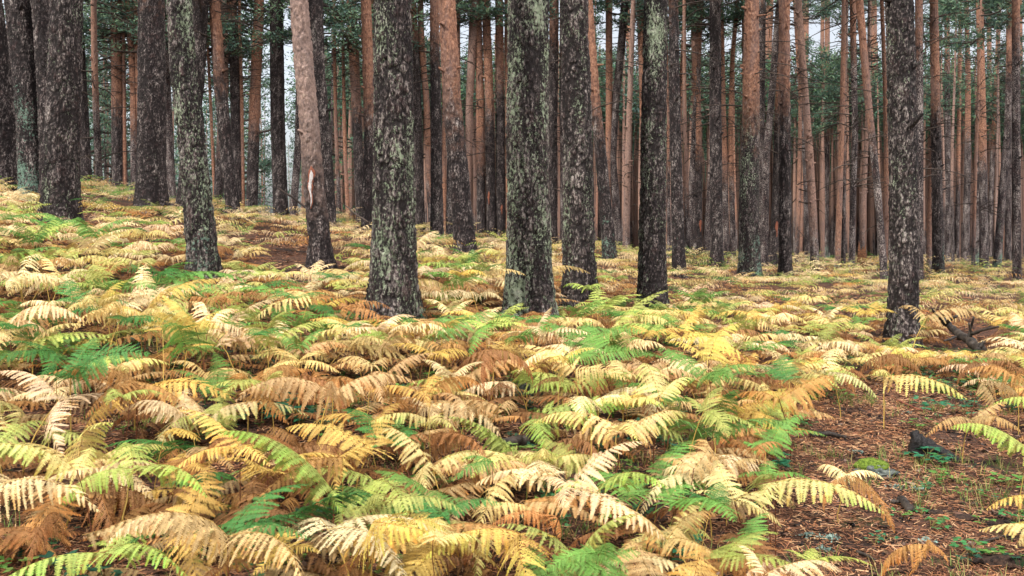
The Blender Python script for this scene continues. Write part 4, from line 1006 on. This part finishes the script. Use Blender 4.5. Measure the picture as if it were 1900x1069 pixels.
for a_ in [(1735, 765, .16, 'dark green bramble seedling below the fern bank, right of thin curved twig', G1, 12), (1790, 770, .14, 'bramble seedling with broad leaves under the hanging brown ferns, near right side', G1, 10),
           (1705, 800, .12, 'yellowish green seedling just above the charred stump', G2, 8), (1722, 862, .14, 'blue-green bramble seedling growing in front of the charred stump', G1, 12), (1755, 868, .10, 'small seedling at the right foot of the charred stump', G3, 7),
           (1642, 955, .05, 'tiny seedling left of the short broken stick', G3, 5), (1675, 962, .05, 'tiny yellow-green seedling directly under the short broken stick', G2, 5), (1712, 958, .06, 'round-leaved seedling right of the short broken stick', G3, 6),
           (1728, 982, .08, 'largest clover-like seedling of the bare patch, right of the stick', G3, 8), (1745, 978, .05, 'pale clover seedling beside the largest clover-like one', G2, 5), (1623, 1010, .05, 'blue-green seedling near lower edge, left one of a pair', G1, 4), (1641, 1007, .06, 'blue-green seedling near lower edge, right one of a pair', G1, 5),
           (1805, 1035, .09, 'bushy dark seedling beside the black soil mound at lower right', G3, 10), (1820, 975, .06, 'light green seedling up and right of the bushy dark seedling', G2, 6), (1885, 975, .08, 'green seedling at the right edge of the bare patch', G3, 7), (1875, 905, .12, 'leafy green seedling with yellow tips near the right edge', G2, 10),
           (1440, 880, .14, 'dark green seedling under cream bracken left of the hanging brown fern', G1, 10), (560, 790, .20, 'dark green bramble in the shaded hollow left of centre', (.02, .11, .06), 14), (600, 810, .18, 'bramble leaves right of the shaded hollow left of centre', (.03, .13, .06), 12), (525, 775, .18, 'bramble leaves at the upper left of the shaded hollow', (.02, .12, .06), 12),
           (410, 800, .16, 'dark bramble between golden bracken fronds on the left', G1, 10), (1270, 770, .12, 'low dark seedling among cream ferns right of centre', G1, 8), (1240, 1045, .14, 'blue-green bramble at the bottom edge below centre right', G1, 12), (1500, 800, .12, 'green seedling at the left end of the dark fallen branch', G3, 9)]:
    bramble(a_[0], a_[1], a_[2], a_[3], a_[4], a_[5], int(a_[0]))

def lump(name, center, size, mat, seed, sub=4, rough=.35, flat=1., squash_noise=1.6, smooth=True, parent=None):
    import bmesh
    bm = bmesh.new(); bmesh.ops.create_icosphere(bm, subdivisions=sub, radius=1)
    P = np.array([v.co[:] for v in bm.verts]); d = 1 + rough * fbm(P * squash_noise + seed, seed, 4) * 2; f1, f2 = cells(P * 1.4 + seed, seed); d = d * (1 - .15 * rough * (1 - np.clip(f2 - f1, 0, 1)))
    for v, dd in zip(bm.verts, d): v.co = Vector((v.co.x * dd * size[0], v.co.y * dd * size[1], v.co.z * dd * size[2]))
    me = bpy.data.meshes.new(name); bm.to_mesh(me); bm.free(); me.materials.append(mat)
    if smooth: me.polygons.foreach_set('use_smooth', np.ones(len(me.polygons), bool))
    o = obj(name, me, parent); o.location = tuple(center); return o
# mossy rock
p = at(1625, 880); root = empty('mossy_rock', tuple(p)); tag(root, 'flat grey rock with a bright green moss cap in the needle clearing', 'rock')
lump('stone', (0, 0, -.01), (.16, .12, .07), ROCK, 3, 5, .6, parent=root); mo = lump('moss_cap', (-.015, .03, .045), (.105, .075, .05), MOSS, 5, 4, .4, parent=root)
def rock(u, v, size, mat, seed, label, name='rock', cat='rock'):
    p = at(u, v); o = lump(name, p + [0, 0, size[2] * .25], size, mat, seed); return tag(o, label, cat)
rock(975, 738, (.13, .09, .08), ROCK, 12, 'dark stone in the bare gap below the pale lichened trunk')
rock(1532, 478, (.5, .3, .45), ROCK_PALE, 14, 'pale grey pointed rock far back beside the teal coated pine')
rock(1868, 1050, (.17, .06, .035), SOIL, 17, 'black soil mound at the lower right corner', 'soil_mound', 'soil')
rock(1735, 955, (.05, .035, .02), SOIL, 27, 'small dark clod right of the short broken stick', 'soil_clod', 'soil')
rock(1790, 965, (.07, .04, .022), SOIL, 28, 'dark clod left of the black soil mound in the clearing', 'soil_clod', 'soil')
rock(1610, 860, (.05, .04, .025), ROCK, 19, 'little grey stone up and left of the mossy rock')
rock(832, 560, (.42, .28, .16), MOSS, 21, 'olive green moss cushion between the two widest trunks', 'moss_cushion', 'moss')
rock(1565, 478, (.55, .4, .6), MOSS, 23, 'bright mossy stump mound deep between far pines, left of thin black trunk', 'mossy_stump', 'stump')

def branch_obj(name, pts, rad, mat, label, cat, seed=1, seg=10, forks=(), group=None, parts='branch'):
    """pts world positions; forks = [(pts, r0, r1)...] become children"""
    pts = np.asarray(pts, float); o0 = pts[0].copy(); n = 28; t = np.linspace(0, 1, len(pts)); tt = np.linspace(0, 1, n)
    P = np.stack([np.interp(tt, t, pts[:, q]) for q in range(3)], 1) - o0; R = np.random.default_rng(seed)
    P[1:-1] += R.normal(0, .1 * max(rad), (n - 2, 3)); rd = np.interp(tt, np.linspace(0, 1, len(rad)), rad) * R.uniform(.92, 1.08, n)
    V, Fc = tube(P, rd, seg); V = V + (fbm(V * 30 + seed, seed, 3)[:, None] * .5 * max(rad))
    if forks:
        root = empty(name, tuple(o0)); obj('stem', mesh('stem', V, Fc, [mat], smooth=True), root)
        for f_, r0, r1 in forks:
            f_ = np.asarray(f_, float) - o0; t2 = np.linspace(0, 1, 12); Q = np.stack([np.interp(t2, np.linspace(0, 1, len(f_)), f_[:, q]) for q in range(3)], 1)
            V, Fc = tube(Q, np.linspace(r0, r1, 12) * R.uniform(.9, 1.1, 12), 8); V = V + fbm(V * 30, seed, 3)[:, None] * .4 * r0; obj(parts, mesh(parts, V, Fc, [mat], smooth=True), root)
    else: root = obj(name, mesh(name, V, Fc, [mat], smooth=True)); root.location = tuple(o0)
    return tag(root, label, cat, group)
def P3(u, v, Y): return np.array([(u - 950) / F * Y, Y, -(v - VH) / F * Y])
# fallen log with bare branches, right of the foreground trunk
Yl = 11.2
branch_obj('fallen_log', [P3(1745, 590, 12.2), P3(1775, 618, 11.8), P3(1800, 632, 11.4), P3(1822, 652, 11.0)], [.03, .05, .06, .07], WOOD_DARK, 'dark fallen log with bare upright branches, right of cracked foreground trunk', 'log', 3,
           forks=[([P3(1797, 628, 11.4), P3(1800, 612, 11.4), P3(1807, 588, 11.3)], .024, .012), ([P3(1801, 640, 11.4), P3(1802, 618, 11.35), P3(1798, 600, 11.3)], .022, .014), ([P3(1803, 620, 11.3), P3(1825, 612, 11.1), P3(1853, 606, 10.9)], .024, .012),
                  ([P3(1745, 588, 12.1), P3(1755, 580, 12.0), P3(1766, 573, 11.9)], .020, .014), ([P3(1738, 588, 12.2), P3(1733, 580, 12.2), P3(1729, 572, 12.2)], .022, .012), ([P3(1755, 600, 12.), P3(1765, 592, 11.9), P3(1776, 586, 11.8)], .026, .02), ([P3(1818, 645, 11.0), P3(1823, 638, 11.0), P3(1826, 631, 11.0)], .03, .02), ([P3(1773, 625, 11.6), P3(1762, 630, 11.5), P3(1752, 632, 11.4)], .018, .012)])
# charred stump
p = at(1722, 848); root = empty('charred_stump', tuple(p)); tag(root, 'black charred stump with an upright prong in the needle clearing', 'stump')
def local_tube(name, pts, rad, mat, seed):
    n = 18; pts = np.asarray(pts, float); P = np.stack([np.interp(np.linspace(0, 1, n), np.linspace(0, 1, len(pts)), pts[:, q]) for q in range(3)], 1)
    V, Fc = tube(P, np.interp(np.linspace(0, 1, n), np.linspace(0, 1, len(rad)), rad), 12); V = V + .026 * np.stack([fbm(V * 20 + s_, seed + s_, 3) for s_ in (0, 5, 9)], 1) * 2
    return obj(name, mesh(name, V, Fc, [mat], smooth=True), root)
local_tube('prong', [(-.07, .02, -.02), (-.085, .0, .08), (-.09, 0, .13), (-.105, .01, .17)], [.065, .048, .040, .026], CHAR, 3)
local_tube('prong', [(-.03, .03, -.02), (-.035, .02, .08), (-.045, .02, .15)], [.06, .05, .014], CHAR, 13)
local_tube('prong', [(.01, .0, -.02), (.02, .01, .07), (.0, .02, .12)], [.06, .045, .012], CHAR, 23)
local_tube('log_end', [(-.09, .03, .0), (-.02, .0, .03), (.07, -.03, .03), (.12, -.04, -.005), (.19, -.06, -.03)], [.05, .065, .05, .055, .02], CHAR, 8)
# sticks
pa, pb, pc = at(1655, 938), at(1668, 938), at(1690, 956)
branch_obj('broken_stick', [pa + [0, 0, .02], pb + [0, 0, .022], at(1672, 936) + [0, 0, .03], pc + [0, 0, .022]], [.012, .010, .022, .024], WOOD_DARK, 'short broken stick lying on the needles in the clearing', 'stick', 5)
branch_obj('twig', [at(1665, 748) + [0, 0, .02], at(1680, 757) + [0, 0, .035], at(1700, 763) + [0, 0, .02], at(1722, 768) + [0, 0, .01]], [.009, .009, .007, .005], WOUND, 'thin curved reddish twig on the litter above the charred stump', 'twig', 6)
branch_obj('fallen_branch', [at(1505, 812) + [0, 0, .02], at(1535, 812) + [0, 0, .03], at(1570, 818) + [0, 0, .02]], [.022, .020, .012], WOOD_DARK, 'dark fallen branch half hidden under cream bracken left of the clearing', 'branch', 7)
branch_obj('fallen_branch', [at(915, 838) + [0, 0, .03], at(955, 833) + [0, 0, .035], at(995, 824) + [0, 0, .03]], [.034, .034, .028], WOOD_DARK, 'thick grey-brown fallen branch under lime ferns at lower centre', 'branch', 8)
branch_obj('fallen_branch', [at(905, 765) + [0, 0, .02], at(950, 768) + [0, 0, .03], at(1000, 762) + [0, 0, .02]], [.012, .014, .008], WOOD_DARK, 'thin dark branch lying below the dark stone near centre', 'branch', 9)
branch_obj('fallen_branch', [at(1590, 1030) + [0, 0, .01], at(1605, 1036) + [0, 0, .012], at(1625, 1045) + [0, 0, .01]], [.008, .008, .005], WOOD_DARK, 'small grey stick near the bottom edge of the clearing', 'stick', 10)
branch_obj('twig', [at(1825, 1010) + [0, 0, .01], at(1850, 1004) + [0, 0, .012], at(1872, 998) + [0, 0, .01]], [.007, .007, .004], WOOD_DARK, 'thin dark twig above the black soil mound', 'twig', 12)
branch_obj('twig', [at(1600, 640) + [0, 0, .03], at(1570, 655) + [0, 0, .03], at(1520, 660) + [0, 0, .02]], [.012, .010, .006], WOOD_DARK, 'fallen twig in the bare gap left of the cracked foreground trunk', 'twig', 14)
branch_obj('dead_branch', [P3(517, 350, 22.5), P3(545, 368, 22), P3(568, 386, 21.5), P3(585, 402, 21)], [.02, .025, .03, .03], TWIG, 'thin dead branch slanting down behind the scarred pine', 'branch', 13, forks=[([P3(568, 386, 21.5), P3(575, 378, 21.5), P3(580, 372, 21.4)], .012, .006)])
branch_obj('dead_branch', [P3(640, 380, 21), P3(660, 398, 20.5), P3(683, 412, 20)], [.012, .02, .022], TWIG, 'thin dead branch slanting down left of the thickest trunk', 'branch', 15, forks=[([P3(660, 398, 20.5), P3(668, 394, 20.5), P3(676, 392, 20.4)], .010, .005)])
# broken stump far back
Ys = hit(1600, 500); 
def snag(u, v, h, r, mat, label, seed):
    Y = hit(u, v, .2); x = (u - 950) / F * Y; z = float(gz(x, Y)[0]); R = np.random.default_rng(seed); seg = 16; zs = np.linspace(-.1, 1, 12)
    th = np.linspace(0, 6.283, seg, endpoint=False); jag = R.uniform(.55, 1, seg); jag[5] = 1.1; V = []
    for zz_ in zs:
        for k_, t_ in enumerate(th):
            rr_ = r * (1.25 - .35 * zz_ + .12 * R.normal() * .5) * (1 - .25 * max(0, zz_ - .6)); V.append((rr_ * math.cos(t_), rr_ * math.sin(t_), h * zz_ * (jag[k_] if zz_ > 0 else 1)))
    V.append((0, 0, h * .5)); ff = []
    for i in range(11):
        for k_ in range(seg): a_ = i * seg + k_; b_ = i * seg + (k_ + 1) % seg; ff += [[a_, b_, b_ + seg], [a_, b_ + seg, a_ + seg]]
    for k_ in range(seg): ff.append([11 * seg + k_, 11 * seg + (k_ + 1) % seg, len(V) - 1])
    o = obj('broken_stump', mesh('broken_stump', np.array(V), np.array(ff), [mat], smooth=False)); o.location = (x, Y, z); return tag(o, label, 'stump')
snag(1599, 497, 1.1, .16, ROT, 'broken red-brown stump right of the thin black trunk, among far ferns', 3)
# pale lichen tufts on the floor
LT = [(1592, 842, 'left of mossy rock'), (1684, 768, 'below the thin curved twig'), (1842, 800, 'right of the arched brown fern'), (1500, 1000, 'left of the hanging brown fern foot'), (1535, 1005, 'at the hanging brown fern foot'), (1545, 1000, 'just right of hanging brown fern foot'),
      (1620, 885, 'on the ground below mossy rock'), (1530, 1025, 'above the small lime fern at bottom'), (1700, 912, 'between mossy rock and charred stump'), (1720, 1008, 'alone in the lower clearing'), (1662, 908, 'right of mossy rock')]
for i, (u, v, wd_) in enumerate(LT):
    p = at(u, v); R = np.random.default_rng(i); mb = MB(); K = 60
    C = R.normal(0, 1, (K, 3)) * [.020, .015, .003] + [0, 0, .006]; D = R.normal(0, 1, (K, 3)) * [1, 1, .7] + [0, 0, .6]
    V, Fc = leaf_quads(C, D, R.uniform(.012, .026, K), R.uniform(.004, .008, K)); mb.add(V, Fc)
    o = obj('lichen_tuft', mb.mesh('lichen_tuft', [LICHEN_M])); o.location = tuple(p); tag(o, 'pale blue-green lichen tuft ' + wd_, 'lichen', 'lichen tufts on the forest floor')
